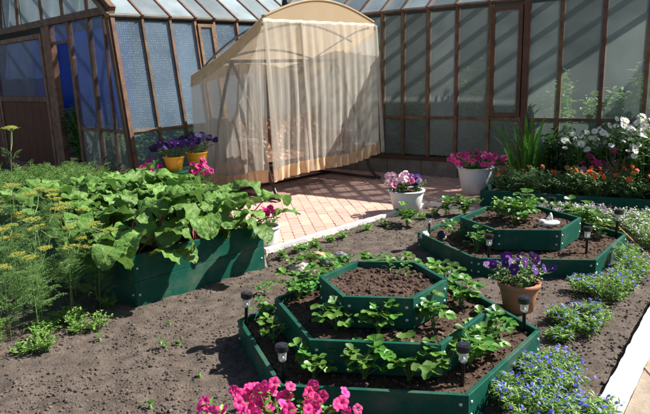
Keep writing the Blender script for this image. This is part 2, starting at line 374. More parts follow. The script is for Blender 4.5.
while len(pts) < 42000:
    y = 2.2+random.random()**1.4*5.2; x = random.uniform(-.62, .62)*y*1.05
    if not free(x, y): continue
    r = .002+.0105*random.random()**5.5
    if fbm(x, y, 2.2, 30) < -.15 and random.random() < .75: continue
    pts.append((x, y, .022*fbm(x, y, 1.1, 3)+.016*fbm(x, y, 6, 9, 5)+r*.3)); sz.append(r)
tag(clods('soil_clods', pts, sz, CLOD), 'loose crumbs and clods of dry soil scattered over the garden ground', 'soil', kind='stuff')

# ------------------------------------------------------------------ paving
pb = MB(); pb.prism(PAVE, -.07, -.012); paving = pb.build('paving', SAND); tag(paving, 'pink paved yard in front of the greenhouse', 'paving', kind='structure')
PA = np.array([.14, -.99]); PA /= np.linalg.norm(PA); PB = np.array([-PA[1], PA[0]])
PLn, PWd, ZZ = .25, .125, .012
def paver_poly():
    n = 4; g = .002; P = []
    for k in range(n+1):
        P.append((-PLn/2+g+(PLn-2*g)*k/n, -PWd/2+g+(ZZ if k % 2 else -ZZ)*.5))
    for k in range(n, -1, -1):
        P.append((-PLn/2+g+(PLn-2*g)*k/n, PWd/2-g+(ZZ if k % 2 else -ZZ)*.5))
    return P
pp = paver_poly()
def pave_mesh(mb, M=None, dz=0):
    k = len(pp); c = np.mean(pp, 0)
    inner = [tuple(c+(np.array(q)-c)*np.array([.975, .95])) for q in pp]
    v = [(x, y, -.035) for x, y in pp]+[(x, y, -.005) for x, y in pp]+[(x, y, 0) for x, y in inner]
    f = [tuple(range(2*k, 3*k))]+[(i+a, (i+1) % k+a, (i+1) % k+a+k, i+a+k) for a in (0, k) for i in range(k)]
    mb.add(v, f, 0, M)
pm = MB(); pave_mesh(pm); pme = pm.mesh('paver', PAVER)
cand = []
orig = np.array([.3, 7.5])
for i in range(-60, 61):
    for j in range(-40, 41):
        q = orig+PB*(i*PWd)+PA*((j+(.5 if i % 2 else 0))*PLn)
        if inpoly(q[0], q[1], PAVE) and q[1] < 12:
            px = q[0]/q[1]*610+325+(-.035*(q[1]))
            vis = 262 < px < 520 and q[1] < 10.3
            cand.append((0 if vis else 1, q[1], q))
cand.sort(key=lambda t: (t[0], t[1]))
rest = MB()
for k, (v, _, q) in enumerate(cand):
    M = frame((q[0], q[1], random.uniform(-.003, .003)), (PA[0], PA[1], random.uniform(-.01, .01)), (PB[0], PB[1], random.uniform(-.012, .012)), (0, 0, 1))
    if k < 300: put('paver', pme, paving, M=M)
    else: pave_mesh(rest, M)
tag(rest.build('pavers_beyond', PAVER2, paving), kind='stuff')
# whitewashed edging strip, in two runs meeting at a corner
def strip(name, p, q, w, z0, z1, material, label, wob=.004):
    d = (q-p)/np.linalg.norm(q-p); n = np.array([-d[1], d[0]]); L = np.linalg.norm(q-p); k = max(2, int(L/.05))
    v = []; 
    for i in range(k+1):
        t = L*i/k
        for (a, z) in ((0, z0), (0, z1-.008), (.008, z1), (w-.008, z1), (w, z1-.008), (w, z0)):
            e = wob*noise.noise((p[0]+d[0]*t*7, p[1]+d[1]*t*7, a*50+3))+wob*.7*noise.noise((t*31, a*40, 3))
            r = p+d*t+n*(a+e); v.append((r[0], r[1], z+(e*.8 if z > z0 else 0)))
    f = [(i*6+j, (i+1)*6+j, (i+1)*6+j+1, i*6+j+1) for i in range(k) for j in range(5)]
    f += [(5, 4, 3, 2, 1, 0), tuple(k*6+j for j in range(6))]
    mb = MB(); mb.add(v, f); return tag(mb.build(name, material, smooth=False), label, name, kind='structure')
strip('edging_strip', SK-A2*2.6, SK, .055, -.06, .045, WHITEWASH, 'whitewashed edging strip along the pink paving')
strip('edging_strip', SK+A2*.05-B2*.003, SK-B2*.62+A2*.05, .055, -.06, .042, WHITEWASH, 'short whitewashed edging strip turning the paving corner')
# white kerb and the flagged path outside it
strip('kerb', K0-KD*2.2, K1+KD*1.6, -.1, -.09, .055, WHITEWASH, 'white painted concrete kerb beside the lobelia', .006)
pth = MB(); o_ = K0+KN*.104; pth.prism([tuple(o_-KD*3), tuple(o_-KD*3+KN*3), tuple(o_+KD*4+KN*3), tuple(o_+KD*4)], -.07, .004)
path = pth.build('path', CONC); tag(path, 'beige mortared path outside the white kerb', 'path', kind='structure')
for i in range(-6, 9):
    for j in range(4):
        c_ = o_+KD*(i*.33+random.uniform(-.05, .05))+KN*(.2+j*.36+random.uniform(-.04, .04)); k = 7
        poly = [(c_[0]+random.uniform(.1, .2)*math.cos(6.283*a/k+.4*math.sin(i*5+j*3+a*2)), c_[1]+random.uniform(.1, .2)*math.sin(6.283*a/k+.4*math.sin(i*5+j*3+a*2))) for a in range(k)]
        s_ = MB(); s_.prism(poly, -.02, .011); s_.build('flagstone', FLAG, path)

# ------------------------------------------------------------------ greenhouse
GC = Vector((-.48, 11.19, 0))
gh = thing('greenhouse', 'brown timber greenhouse with film-covered panes around the paved yard', 'greenhouse', GC)
def gpart(mb, name, mats, M, smooth=False): return mb.build(name, mats, gh, smooth, M=Matrix.Translation(-GC) @ M)
ZS, ZT, ZE = .32, .92, 2.55
def wallframe(o, d, nin, lean):
    ey = Vector((nin[0]*lean, nin[1]*lean, ZE-ZS)); H = ey.length; ey.normalize()
    ex = Vector((d[0], d[1], 0)); ez = ex.cross(ey)
    return frame((o[0], o[1], ZS), ex, ey, ez), H
def boxpart(name, M, x0, x1, y0, y1, z0, z1, material, parent=None, bev=.004):
    mb = MB(); mb.box(((x0+x1)/2, (y0+y1)/2, (z0+z1)/2), (x1-x0, y1-y0, z1-z0))
    # keep object coords in the plane of the wall
    if parent is None: o = gpart(mb, name, material, M)
    else: o = mb.build(name, material, parent)
    return bevel(o, bev, 1) if bev else o
def wall(M, H, ts, pane, sgn, mw=.05, mats=WOOD, skip=(), lowpane=None):
    ht = H*(ZT-ZS)/(ZE-ZS)
    L0, L1 = ts[0], ts[-1]
    zo = sgn
    for i, t in enumerate(ts):
        w = mw*(1.5 if i in (0,) else 1)
        boxpart('mullion', M, t-w/2, t+w/2, -.02, H, min(zo*-.04, zo*.035), max(zo*-.04, zo*.035), mats)
    for i in range(len(ts)-1):
        a, b_ = ts[i]+mw/2+.001, ts[i+1]-mw/2-.001
        boxpart('transom', M, a, b_, ht-.02, ht+.02, min(zo*-.03, zo*.03), max(zo*-.03, zo*.03), mats)
        boxpart('pane', M, a-.006, b_+.006, .012, ht-.016, -.003, .003, lowpane or pane, bev=0)
        if i not in skip:
            boxpart('pane', M, a-.006, b_+.006, ht+.016, H-.04, -.003, .003, pane, bev=0)
    boxpart('eave_beam', M, L0-.05, L1+.05, H+.002, H+.05, -.045, .05, mats)
    boxpart('sill', M, L0-.06, L1+.03, -.075, -.022, -.05, .06, DWOOD)
ML, HL = wallframe(GL0, A2, B2, .30)
tsL = [.03, .5, .97, 1.42, 1.78, 2.25, 2.72, 3.2]
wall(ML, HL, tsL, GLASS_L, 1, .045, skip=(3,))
# small opening window in the long left wall

def sash(parent, a, b_, y0, y1, z, fw, pane_m, frm_m):
    mb = MB()
    mb.box((a+fw/2, (y0+y1)/2, z), (fw, y1-y0, .05)); mb.box((b_-fw/2, (y0+y1)/2, z), (fw, y1-y0, .05))
    mb.box(((a+b_)/2, y0+fw/2, z), (b_-a-2*fw-.002, fw, .046)); mb.box(((a+b_)/2, y1-fw/2, z), (b_-a-2*fw-.002, fw, .046))
    mb.build('frame', frm_m, parent)
    p = MB(); p.box(((a+b_)/2, (y0+y1)/2, z), (b_-a-2*fw+.01, y1-y0-2*fw+.01, .006)); p.build('pane', pane_m, parent)
def window_empty(M, *a):
    w = put('window', None, gh, M=Matrix.Translation(-GC) @ M); sash(w, *a); return w

htL = HL*(ZT-ZS)/(ZE-ZS)
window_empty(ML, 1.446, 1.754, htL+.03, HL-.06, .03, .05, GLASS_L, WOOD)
MR, HR = wallframe(GR0, GRD, GRN, .04)
tsR = [-1.84, -1.38, -.92, -.45, -.03, .34, .78, 1.25, 1.76, 2.27, 2.76, 3.3, 3.83, 4.36]
wall(MR, HR, tsR, GLASS_R, 1, .05, skip=(8,))
htR = HR*(ZT-ZS)/(ZE-ZS)
window_empty(MR, 1.79, 2.24, htR+.035, HR-.05, .035, .055, GLASS_R, DWOOD)
boxpart('post', MR, 2.262, 2.352, -.02, HR+.0, .04, .085, DWOOD)
# concrete plinths
def plinth(o, d, nin, L0, L1, inset=.0):
    M = frame((o[0], o[1], 0), Vector((d[0], d[1], 0)), Vector((nin[0], nin[1], 0)), Vector((0, 0, 1)))
    t = L0
    while t < L1-.05:
        w = min(.62, L1-t); mb = MB(); mb.box((t+w/2, .04, .12), (w-.006, .16, .25)); bevel(gpart(mb, 'plinth_block', PLINTH, M), .008); t += w
plinth(GR0, GRD, GRN, -1.8, 4.36); plinth(GL0, A2, B2, 0, 3.2)
# gable end with the door
GO = GL0+A2*0.0
MG = frame((GL0[0]+A2[0]*.02, GL0[1]+A2[1]*.02, 0), Vector((B2[0], B2[1], 0)), Vector((0, 0, 1)), Vector((B2[0], B2[1], 0)).cross(Vector((0, 0, 1))))
# outward normal of the gable is -A2
zsgn = 1 if (MG.to_3x3() @ Vector((0, 0, 1))).dot(Vector((-A2[0], -A2[1], 0))) > 0 else -1
def gb(name, a, b_, y0, y1, d0, d1, material, bev=.004):
    return boxpart(name, MG, a, b_, y0, y1, min(zsgn*d0, zsgn*d1), max(zsgn*d0, zsgn*d1), material, bev=bev)
ZB = 2.6
GW = 6.4
gb('gable_beam', .25, GW, ZB, ZB+.11, -.04, .05, WOOD)
# corner board follows the lean of the long wall
cb = MB(); th = .3/2.23
poly = [(-.02, ZS-.08), (.07, ZS-.08), (.07+.31, ZE+.03), (-.02+.31, ZE+.03)]
cb.prism(poly, -.02, .06) if zsgn > 0 else cb.prism(poly, -.06, .02)
bevel(gpart(cb, 'corner_post', DWOOD, MG), .004, 1)
for (a, w) in ((1.0, .07), (1.72, .09)):
    gb('mullion', a-w/2, a+w/2, ZS-.05, ZB-.002, -.035, .04, WOOD)
gb('mullion', .49, .53, ZS-.05, ZB-.002, -.03, .03, WOOD)
for (a, b_) in ((.09, .487), (.533, .963), (1.037, 1.673)):
    lo = a if a > .3 else .0
    y0, y1 = ZS, ZT-.02
    if a < .3:     # this bay narrows along the leaning corner post
        p1 = MB(); p1.prism([(.085, ZS), (.49, ZS), (.49, ZT-.02), (.085+.075, ZT-.02)], -.003, .003); gpart(p1, 'pane', GLASS_R, MG)
        p2 = MB(); p2.prism([(.085+.085, ZT+.02), (.49, ZT+.02), (.49, ZB), (.085+.3, ZB)], -.003, .003); gpart(p2, 'pane', GLASS_G, MG)
        gb('transom', .15, .488, ZT-.022, ZT+.022, -.025, .025, WOOD)
    else:
        gb('pane', a-.005, b_+.005, ZS, ZT-.018, -.003, .003, GLASS_R, 0); gb('pane', a-.005, b_+.005, ZT+.018, ZB, -.003, .003, GLASS_G, 0)
        gb('transom', a, b_, ZT-.022, ZT+.022, -.025, .025, WOOD)
gb('sill', .06, 1.76, ZS-.1, ZS-.052, -.04, .05, DWOOD)
for k in range(3): bevel(gb('plinth_block', .05+k*.57, .05+k*.57+.564, .0, ZS-.102, -.1, .03, PLINTH, 0), .008)
# doorway between post and jamb
gb('door_header', 1.767, 2.42, 2.28, 2.33, -.02, .03, WOOD)
gb('pane', 1.77, 2.42, 2.332, ZB, -.003, .003, GLASS_G, 0)
gb('door_jamb', 2.43, 2.6, .02, ZB-.002, -.05, .05, WOOD); gb('door_jamb', 2.63, 2.8, .02, ZB-.002, -.05, .04, WOOD)
dr = put('door', None, gh, M=Matrix.Translation(-GC) @ MG)
def dpart(name, a, b_, y0, y1, d0, d1, material, bev=.004):
    mb = MB(); z0, z1 = min(zsgn*d0, zsgn*d1), max(zsgn*d0, zsgn*d1); mb.box(((a+b_)/2, (y0+y1)/2, (z0+z1)/2), (b_-a, y1-y0, z1-z0)); o = mb.build(name, material, dr)
    return bevel(o, bev, 1) if bev else o
dpart('stile', 2.83, 2.93, .06, 2.5, -.01, .045, WOOD); dpart('stile', 5.3, 5.4, .06, 2.5, -.01, .045, WOOD)
dpart('rail', 2.932, 5.298, 1.33, 1.43, -.01, .045, WOOD); dpart('rail', 2.932, 5.298, 2.42, 2.5, -.01, .045, WOOD); dpart('rail', 2.932, 5.298, .06, .16, -.01, .045, WOOD)
for k in range(6): dpart('panel', 2.935+k*.394, 2.935+k*.394+.39, .162, 1.328, .0, .025, DOORB)
dpart('pane', 2.93, 5.3, 1.43, 2.42, .01, .016, GLASS_G, 0)
gb('post', 5.43, 5.55, .0, ZB-.002, -.05, .05, WOOD)
gb('panel', 5.56, GW, .0, ZB-.002, -.02, .02, DOORB)
# gable triangle above the beam
SL = .68
apex = (GW+.31)/2; zr = ZB+.11+SL*(apex-.31)
rk = MB()
def rake(a, b_, w, z0, z1):
    a = np.array(a); b_ = np.array(b_); d = (b_-a)/np.linalg.norm(b_-a); n = np.array([-d[1], d[0]])*w/2
    rk.prism([tuple(a-n), tuple(b_-n), tuple(b_+n), tuple(a+n)], z0, z1)
rake((.25, ZB+.04), (apex, zr), .12, -.035, .055); rake((apex, zr), (GW, ZB+.1), .12, -.036, .054)
gpart(rk, 'rake_board', WOOD, MG)
for t, tt in ((1.0, 1.0), (1.9, 1.9), (2.75, 2.75), (3.9, 3.62), (4.8, 4.4), (5.6, 5.6)):
    z1 = ZB+.11+SL*(min(tt, GW-tt+.3)-.31)
    mb = MB(); mb.prism([(t-.035, ZB+.112), (t+.035, ZB+.112), (tt+.035, z1), (tt-.035, z1)], -.03, .03); bevel(gpart(mb, 'gable_mullion', WOOD, MG), .004, 1)
tri = [(.42, ZB+.115), (GW-.1, ZB+.115), (apex, zr-.03)]
tsg = [.4, 1.0, 1.9, 2.75, 3.75, 4.6, 5.6, GW]
for i in range(len(tsg)-1):
    p = clip(clip(tri, (tsg[i]+.03, 0), (1, 0)), (tsg[i+1]-.03, 0), (-1, 0))
    if len(p) > 2:
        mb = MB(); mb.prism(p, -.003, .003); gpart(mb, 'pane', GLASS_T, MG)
# roofs
def roof(o, d, nin, ts, t_end, run, eave_off, material, valley=None):
    c_, s_ = 1/math.sqrt(1+SL*SL), SL/math.sqrt(1+SL*SL)
    ex = Vector((d[0], d[1], 0)); ey = Vector((nin[0]*c_, nin[1]*c_, s_)); ez = ex.cross(ey)
    org = np.array(o)+np.array(nin)*eave_off
    M = frame((org[0], org[1], ZE+.055), ex, ey, ez)
    L = run/c_
    for i in range(len(ts)-1):
        poly = [(ts[i]+.012, -.06), (ts[i+1]-.012, -.06), (ts[i+1]-.012, L), (ts[i]+.012, L)]
        if valley: poly = clip(poly, *valley)
        if len(poly) < 3: continue
        # overlapping film lights: two lengths up the slope
        for (r0, r1) in ((-.06, .95), (.97, L)):
            q = clip(clip(poly, (0, r0), (0, 1)), (0, r1), (0, -1))
            if len(q) > 2:
                mb = MB(); mb.prism(q, .012, .018); gpart(mb, 'roof_pane', material, M)
    for t in ts:
        poly = [(t-.016, -.07), (t+.016, -.07), (t+.016, L), (t-.016, L)]
        if valley: poly = clip(poly, *valley)
        if len(poly) > 2:
            mb = MB(); mb.prism(poly, -.03, .035); gpart(mb, 'rafter', WOOD, M)
    return M
RUN = apex-.31
cl = 3.24
# valley planes in each slope's own (t, r) coordinates: the re-entrant corner at t = cl, 45 degrees in plan
cosr = 1/math.sqrt(1+SL*SL)
vl = ((cl, 0), (-1, 1*cosr)); vr = ((-1.86, 0), (1, 1*cosr))
tl2 = [.2-.25]+[.5, .97, 1.42, 1.78, 2.25, 2.72, 3.2, 3.67, 4.14, 4.6, 5.1, 5.6, 6.1]
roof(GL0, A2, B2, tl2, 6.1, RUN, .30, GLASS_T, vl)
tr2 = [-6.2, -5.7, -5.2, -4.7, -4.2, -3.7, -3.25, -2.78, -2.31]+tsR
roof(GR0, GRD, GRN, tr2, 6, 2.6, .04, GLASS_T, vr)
# the slopes behind the ridges, and the closed rear walls
RW = 2.6
Mb = frame(tuple(GR0+GRN*(RW*2+.04))+(ZE+.055,), Vector((-GRD[0], -GRD[1], 0)), Vector((-GRN[0]*cosr, -GRN[1]*cosr, SL*cosr)), Vector((0, 0, 1)))
ez = Mb.col[0].to_3d().cross(Mb.col[1].to_3d()); 
for i in range(3): Mb[i][2] = ez[i]
for k in range(12): boxpart('roof_pane', Mb, -4.45+k, -4.45+k+.9995, -.05, RW/cosr-.03, .0, .006, REARF, bev=0)
Mw = frame(tuple(GR0+GRN*(RW*2+.04))+(0,), Vector((-GRD[0], -GRD[1], 0)), Vector((0, 0, 1)), Vector((0, 0, 1)))
ez = Mw.col[0].to_3d().cross(Mw.col[1].to_3d())
for i in range(3): Mw[i][2] = ez[i]
for k in range(24): boxpart('rear_board', Mw, -4.45+k*.5, -4.45+k*.5+.4996, 0, ZE+.07, 0, .03, REARF, bev=0)
GB0 = GL0+B2*GW
Mb = frame(tuple(GB0)+(ZE+.055,), Vector((-A2[0], -A2[1], 0)), Vector((-B2[0]*cosr, -B2[1]*cosr, SL*cosr)), Vector((0, 0, 1)))
ez = Mb.col[0].to_3d().cross(Mb.col[1].to_3d())
for i in range(3): Mb[i][2] = ez[i]
for k in range(8): boxpart('roof_pane', Mb, -8+k, -8+k+.9995, -.05, RUN/cosr-.03, .0, .006, REARF, bev=0)
Mw = frame(tuple(GB0)+(0,), Vector((-A2[0], -A2[1], 0)), Vector((0, 0, 1)), Vector((0, 0, 1)))
ez = Mw.col[0].to_3d().cross(Mw.col[1].to_3d())
for i in range(3): Mw[i][2] = ez[i]
for k in range(16): boxpart('rear_board', Mw, -8+k*.5, -8+k*.5+.4996, 0, ZE+.07, 0, .03, REARF, bev=0)
# right end of the greenhouse
Me = frame(tuple(GR0+GRD*4.39)+(0,), Vector((GRN[0], GRN[1], 0)), Vector((0, 0, 1)), Vector((GRD[0], GRD[1], 0)))
for k in range(10): boxpart('end_pane', Me, k*.52+.02, k*.52+.5, 0.3, ZE, 0, .006, GLASS_T, bev=0); boxpart('end_mullion', Me, k*.52-.018, k*.52+.018, 0, ZE, -.03, .03, WOOD)
# blue tarpaulin hung inside behind the doorway
tb = MB(); kx, ky = 40, 12; vv = []
for j in range(ky+1):
    for i in range(kx+1):
        t = 1.2+4.2*i/kx; z = .95+1.6*j/ky; d_ = .75+.05*math.sin(i*.9+.3*math.sin(j))*(1.2-j/ky)
        p = GL0+B2*t+A2*d_; vv.append((p[0], p[1], z))
tb.add(vv, [(j*(kx+1)+i, j*(kx+1)+i+1, (j+1)*(kx+1)+i+1, (j+1)*(kx+1)+i) for j in range(ky) for i in range(kx)])
for i in (0, 20, 40): tb.tube([vv[i+ky*(kx+1)], (vv[i+ky*(kx+1)][0], vv[i+ky*(kx+1)][1], 3.0)], .006, 5)
ot = tb.build('tarpaulin', BLUETARP, smooth=True); sm = ot.modifiers.new('s', 'SOLIDIFY'); sm.thickness = .003
tag(ot, 'bright blue tarpaulin hung inside the greenhouse doorway', 'tarpaulin')

# ------------------------------------------------------------------ hexagonal beds
def boards(root, pts, z0, z1, th=.026, bolts=2):
    k = len(pts); c = np.mean(pts, 0)
    for i in range(k):
        a = np.array(pts[i]); b_ = np.array(pts[(i+1) % k]); d = (b_-a); L = np.linalg.norm(d); d = d/L; n = np.array([-d[1], d[0]])
        mid = (a+b_)/2
        if np.dot(n, c-mid) < 0: n = -n
        M = frame((a[0], a[1], 0), (d[0], d[1], 0), (n[0], n[1], 0), (0, 0, 1))
        cut = th*math.tan(math.pi/k) if k > 4 else th
        mb = MB(); mb.prism([(.001, 0), (L-.001, 0), (L-cut-.001, th), (cut+.001, th)], z0+random.uniform(-.001, .001), z1+random.uniform(-.0015, .0015))
        o = mb.build('board', GREEN, root, M=M); bevel(o, .003, 2)
        # corner plate inside and zinc bolts
        for s_, x in ((0, .035), (1, L-.035)):
            for q in range(bolts):
                z = z0+(z1-z0)*((q+.72)/(bolts+.45)) if bolts > 1 else (z0+z1)/2
                bm = MB(); bm.lathe([(0, .0065), (.006, .0055), (.0095, .002), (.0105, 0), (.0105, -.002)], 8)
                out = Vector((-n[0], -n[1], 0)); Mx = frame((a[0]+d[0]*x, a[1]+d[1]*x, z), (d[0], d[1], 0), Vector(out).cross(Vector((d[0], d[1], 0))), out)
                bm.build('bolt', BOLT, root, True, M=Mx)
def soil_patch(root, pts, z, seed, ncl, inner=None, mats=(PEAT, PCLOD), rough=.012):
    P = [tuple(np.mean(pts, 0)+(np.array(q)-np.mean(pts, 0))*.985) for q in pts]
    xs = [p[0] for p in P]; ys = [p[1] for p in P]; st = .025
    nx_, ny_ = int((max(xs)-min(xs))/st)+2, int((max(ys)-min(ys))/st)+2
    idx = {}; v = []; f = []
    def h(x, y): return z+rough*1.6*fbm(x, y, 3.5, seed)+rough*.7*noise.noise((x*21, y*21, seed))
    for j in range(ny_):
        for i in range(nx_):
            x = min(xs)+i*st; y = min(ys)+j*st
            idx[i, j] = len(v) if inpoly(x, y, P) else None
            if idx[i, j] is not None: v.append((x, y, h(x, y)))
    for j in range(ny_-1):
        for i in range(nx_-1):
            q = [idx[i, j], idx[i+1, j], idx[i+1, j+1], idx[i, j+1]]
            q = [a for a in q if a is not None]
            if len(q) >= 3: f.append(tuple(q))
    # base slab keeps the rim closed
    mb = MB(); mb.add(v, f); mb.prism(P, z-.06, z-.012); mb.build('soil', mats[0], root, True)
    pts_, sz_ = [], []
    while len(pts_) < ncl:
        x = random.uniform(min(xs), max(xs)); y = random.uniform(min(ys), max(ys))
        if not inpoly(x, y, P) or (inner and inpoly(x, y, inner)): continue
        r = .004+.013*random.random()**3; pts_.append((x, y, h(x, y)+r*.2)); sz_.append(r)
    clods('soil_crumbs', pts_, sz_, mats[1], root)
    return h
def bed(label, spec, n, loc):
    root = thing('hexagonal_bed', label, 'raised bed', (loc[0], loc[1], 0))
    hs = []
    for k in range(n):
        R = spec[3][k]
        P = hexpts(0, 0, R, spec[2]); z1 = .15*(k+1)
        boards(root, P, z1-.165 if k == 0 else z1-.18, z1)
        inn = hexpts(0, 0, R*.965, spec[2])
        inner = hexpts(0, 0, spec[3][k+1], spec[2]) if k+1 < n else None
        hs.append(soil_patch(root, inn, z1-.042, 11+k*5+n, (1500, 1200, 900)[k] if n == 3 else (1500, 1000)[k], inner))
    return root, hs
bed1, hs1 = bed('dark green hexagonal raised bed with three stepped tiers', BED1, 3, BED1)
bed2, hs2 = bed('dark green hexagonal raised bed with two stepped tiers', BED2, 2, BED2)

# ------------------------------------------------------------------ tall planter and back planter
def rect_planter(label, o, d, n, L, Wd, z1, rows, name='planter_box', soilz=.06, ncl=500):
    root = thing(name, label, 'planter', (o[0], o[1], 0))
    z = np.zeros(2); P = [z, d*L, d*L+n*Wd, n*Wd]; h = (z1+.01)/rows
    for r in range(rows): boards(root, [tuple(p) for p in P], -.01+h*r+(.003 if r else 0), -.01+h*(r+1), .03, 1)
    for (p, sx, sy) in ((P[0], 1, 1), (P[1], -1, 1), (P[2], -1, -1), (P[3], 1, -1)):
        c_ = p+d*sx*.055+n*sy*.055; mb = MB(); mb.box((0, 0, z1/2-.012), (.045, .045, z1-.005)); mb.build('corner_post', GREEN, root, M=frame((c_[0], c_[1], 0), (d[0], d[1], 0), (n[0], n[1], 0), (0, 0, 1)))
    inn = [tuple(q) for q in (d*.035+n*.035, d*(L-.035)+n*.035, d*(L-.035)+n*(Wd-.035), d*.035+n*(Wd-.035))]
    hh = soil_patch(root, inn, z1-soilz, 77, ncl)
    return root
PLH = .40
rect_planter('tall dark green planter box full of beets and carrots', PL0, A2, B2, 1.24, 4.2, PLH, 2)
B3 = np.array([1.9, 7.3]); B3D = np.array([.885, -.466]); B3D /= np.linalg.norm(B3D); B3N = np.array([-B3D[1], B3D[0]])
rect_planter('low dark green planter box with marigolds by the greenhouse', B3, B3D, B3N, 3.0, .75, .2, 1)

# ------------------------------------------------------------------ swing seat under canopy and net
SW0 = Vector((-.708, 8.01, 0)); SWA = math.atan2(A2[1], A2[0])
swing = thing('swing_seat', 'garden swing seat with tan canopy and hanging insect net', 'swing seat', SW0, rz=SWA)   # local x along the bench, y to the back
SWL, SWD = 2.15, 1.7
def canz(u, v): return 2.38-.40*v+.25*math.sin(math.pi*min(1, max(0, u/SWL)))*(1-.35*v/SWD)-.05*math.sin(math.pi*v/SWD)
cm = MB(); ku, kv = 36, 20
def grid(mb, fn, nu, nv, mi=0):
    v = [fn(i/nu, j/nv) for j in range(nv+1) for i in range(nu+1)]
    mb.add(v, [(j*(nu+1)+i, j*(nu+1)+i+1, (j+1)*(nu+1)+i+1, (j+1)*(nu+1)+i) for j in range(nv) for i in range(nu)], mi)
grid(cm, lambda a, b: (a*SWL, b*SWD, canz(a*SWL, b*SWD)+.006*math.sin(a*40+b*9)*math.sin(math.pi*a)), ku, kv)
can = cm.build('canopy', TAN, swing, True)
vm_ = MB()
def val(fn, n):                                            # valance hanging from an edge of the canopy
    grid(vm_, lambda a, b: fn(a, b), n, 3)
val(lambda a, b: (-.004-.012*b+.01*math.sin(a*30)*b, a*SWD, canz(0, a*SWD)-.17*b), 40)
val(lambda a, b: (SWL+.004+.012*b+.01*math.sin(a*33)*b, a*SWD, canz(SWL, a*SWD)-.17*b), 40)
val(lambda a, b: (a*SWL, SWD+.004+.01*b+.01*math.sin(a*43)*b, canz(a*SWL, SWD)-.17*b), 40)
vm_.build('valance', TAN, swing, True)
tm = MB()
tm.tube([(a*SWL/40, -.006, canz(a*SWL/40, 0)+.004) for a in range(41)], .018, 8)
tm.build('canopy_piping', TAN, swing, True)
tm = MB(); grid(tm, lambda a, b: (a*SWL, -.02-.006*math.sin(a*70), 2.36-.035*b+.004*math.sin(a*50)), 60, 1); tm.build('front_trim', TRIM, swing, True)
# front cloth lunette between the arched edge and the trim
tm = MB(); grid(tm, lambda a, b: (a*SWL, -.012, 2.345+(canz(a*SWL, 0)-2.345)*b), 36, 4); tm.build('front_panel', TAN, swing, True)
# tubular frame
def part_tube(name, pts, r, material, parent=swing, n=10): mb = MB(); mb.tube(pts, r, n); return mb.build(name, material, parent, True)
def arc(p, q, bend, k=10):
    p, q, bend = Vector(p), Vector(q), Vector(bend); return [p*(1-t)**2+bend*2*t*(1-t)+q*t*t for t in [i/k for i in range(k+1)]]
for u in (.06, SWL-.06):
    s_ = 1 if u < 1 else -1
    part_tube('leg', arc((u, .78, 1.86), (u+.02*s_, .14, .42), (u, .36, 1.25))+arc((u+.02*s_, .14, .40), (u-.03*s_, -.12, .03), (u+.03*s_, .02, .06))[1:], .024, STEEL)
    part_tube('leg', arc((u, .78, 1.86), (u, 1.35, .42), (u, 1.12, 1.25))+arc((u, 1.35, .40), (u, 1.55, .03), (u, 1.46, .06))[1:], .024, STEEL)
    part_tube('side_rail', [(u, -.05, .035), (u, 1.5, .035)], .022, STEEL)
    part_tube('canopy_arm', arc((u, .04, 2.30), (u, 1.66, canz(u, 1.66)-.05), (u, .8, 2.22)), .016, GSTEEL)
    part_tube('hanger', [(u+.16*s_, .62, 1.82), (u+.16*s_, .4, .56)], .012, GSTEEL); part_tube('hanger', [(u+.16*s_, .82, 1.82), (u+.16*s_, 1.02, .62)], .012, GSTEEL)
part_tube('base_rail', [(.06, .95, .035), (SWL-.06, .95, .035)], .022, STEEL)
part_tube('top_rail', [(.0, .78, 1.86), (SWL, .78, 1.86)], .024, STEEL)
for v in (.45, 1.15):
    part_tube('canopy_arch', [(a*SWL/24, v, canz(a*SWL/24, v)-.035) for a in range(25)], .016, GSTEEL)
def cushion(name, c, d, tilt, parent=swing, mats=FLORAL):
    mb = MB(); nu, nv = 14, 8
    for sgn in (1, -1):
        v = []
        for j in range(nv+1):
            for i in range(nu+1):
                a, b_ = i/nu*2-1, j/nv*2-1
                e = (1-abs(a)**6)*(1-abs(b_)**6); tuft = .8+.2*abs(math.cos(a*math.pi*2))*abs(math.cos(b_*math.pi))
                v.append((a*d[0]/2, b_*d[1]/2, sgn*d[2]/2*e**.4*tuft))
        f = [(j*(nu+1)+i, j*(nu+1)+i+1, (j+1)*(nu+1)+i+1, (j+1)*(nu+1)+i) for j in range(nv) for i in range(nu)]
        mb.add(v, f if sgn > 0 else [tuple(reversed(q)) for q in f])
    return mb.build(name, mats, parent, True, M=TR(*c) @ Matrix.Rotation(tilt, 4, 'X'))
for k in range(3):
    cushion('seat_cushion', (.5+k*.575, .62, .5), (.57, .56, .12), .08); cushion('back_cushion', (.5+k*.575, .98, .78), (.57, .56, .12), 1.2)
sf = MB(); sf.box((1.075, .62, .43), (1.75, .56, .03)); sf.build('seat_base', STEEL, swing)
for u in (.19, SWL-.19):
    sp_ = MB(); P = [(.34, .46), (.9, .46), (1.05, .74), (.36, .74)]
    sp_.prism(P, -.015, .015, M=frame((u, 0, 0), (0, 1, 0), (0, 0, 1), (1, 0, 0))); sp_.build('arm_panel', FLORAL, swing)
    am = MB(); am.tube([(u, .3, .76), (u, .5, .78), (u, .8, .77), (u, 1.08, .76)], .024, 8); am.build('armrest', mat('pale_arm', (.55, .5, .45), .5), swing, True)
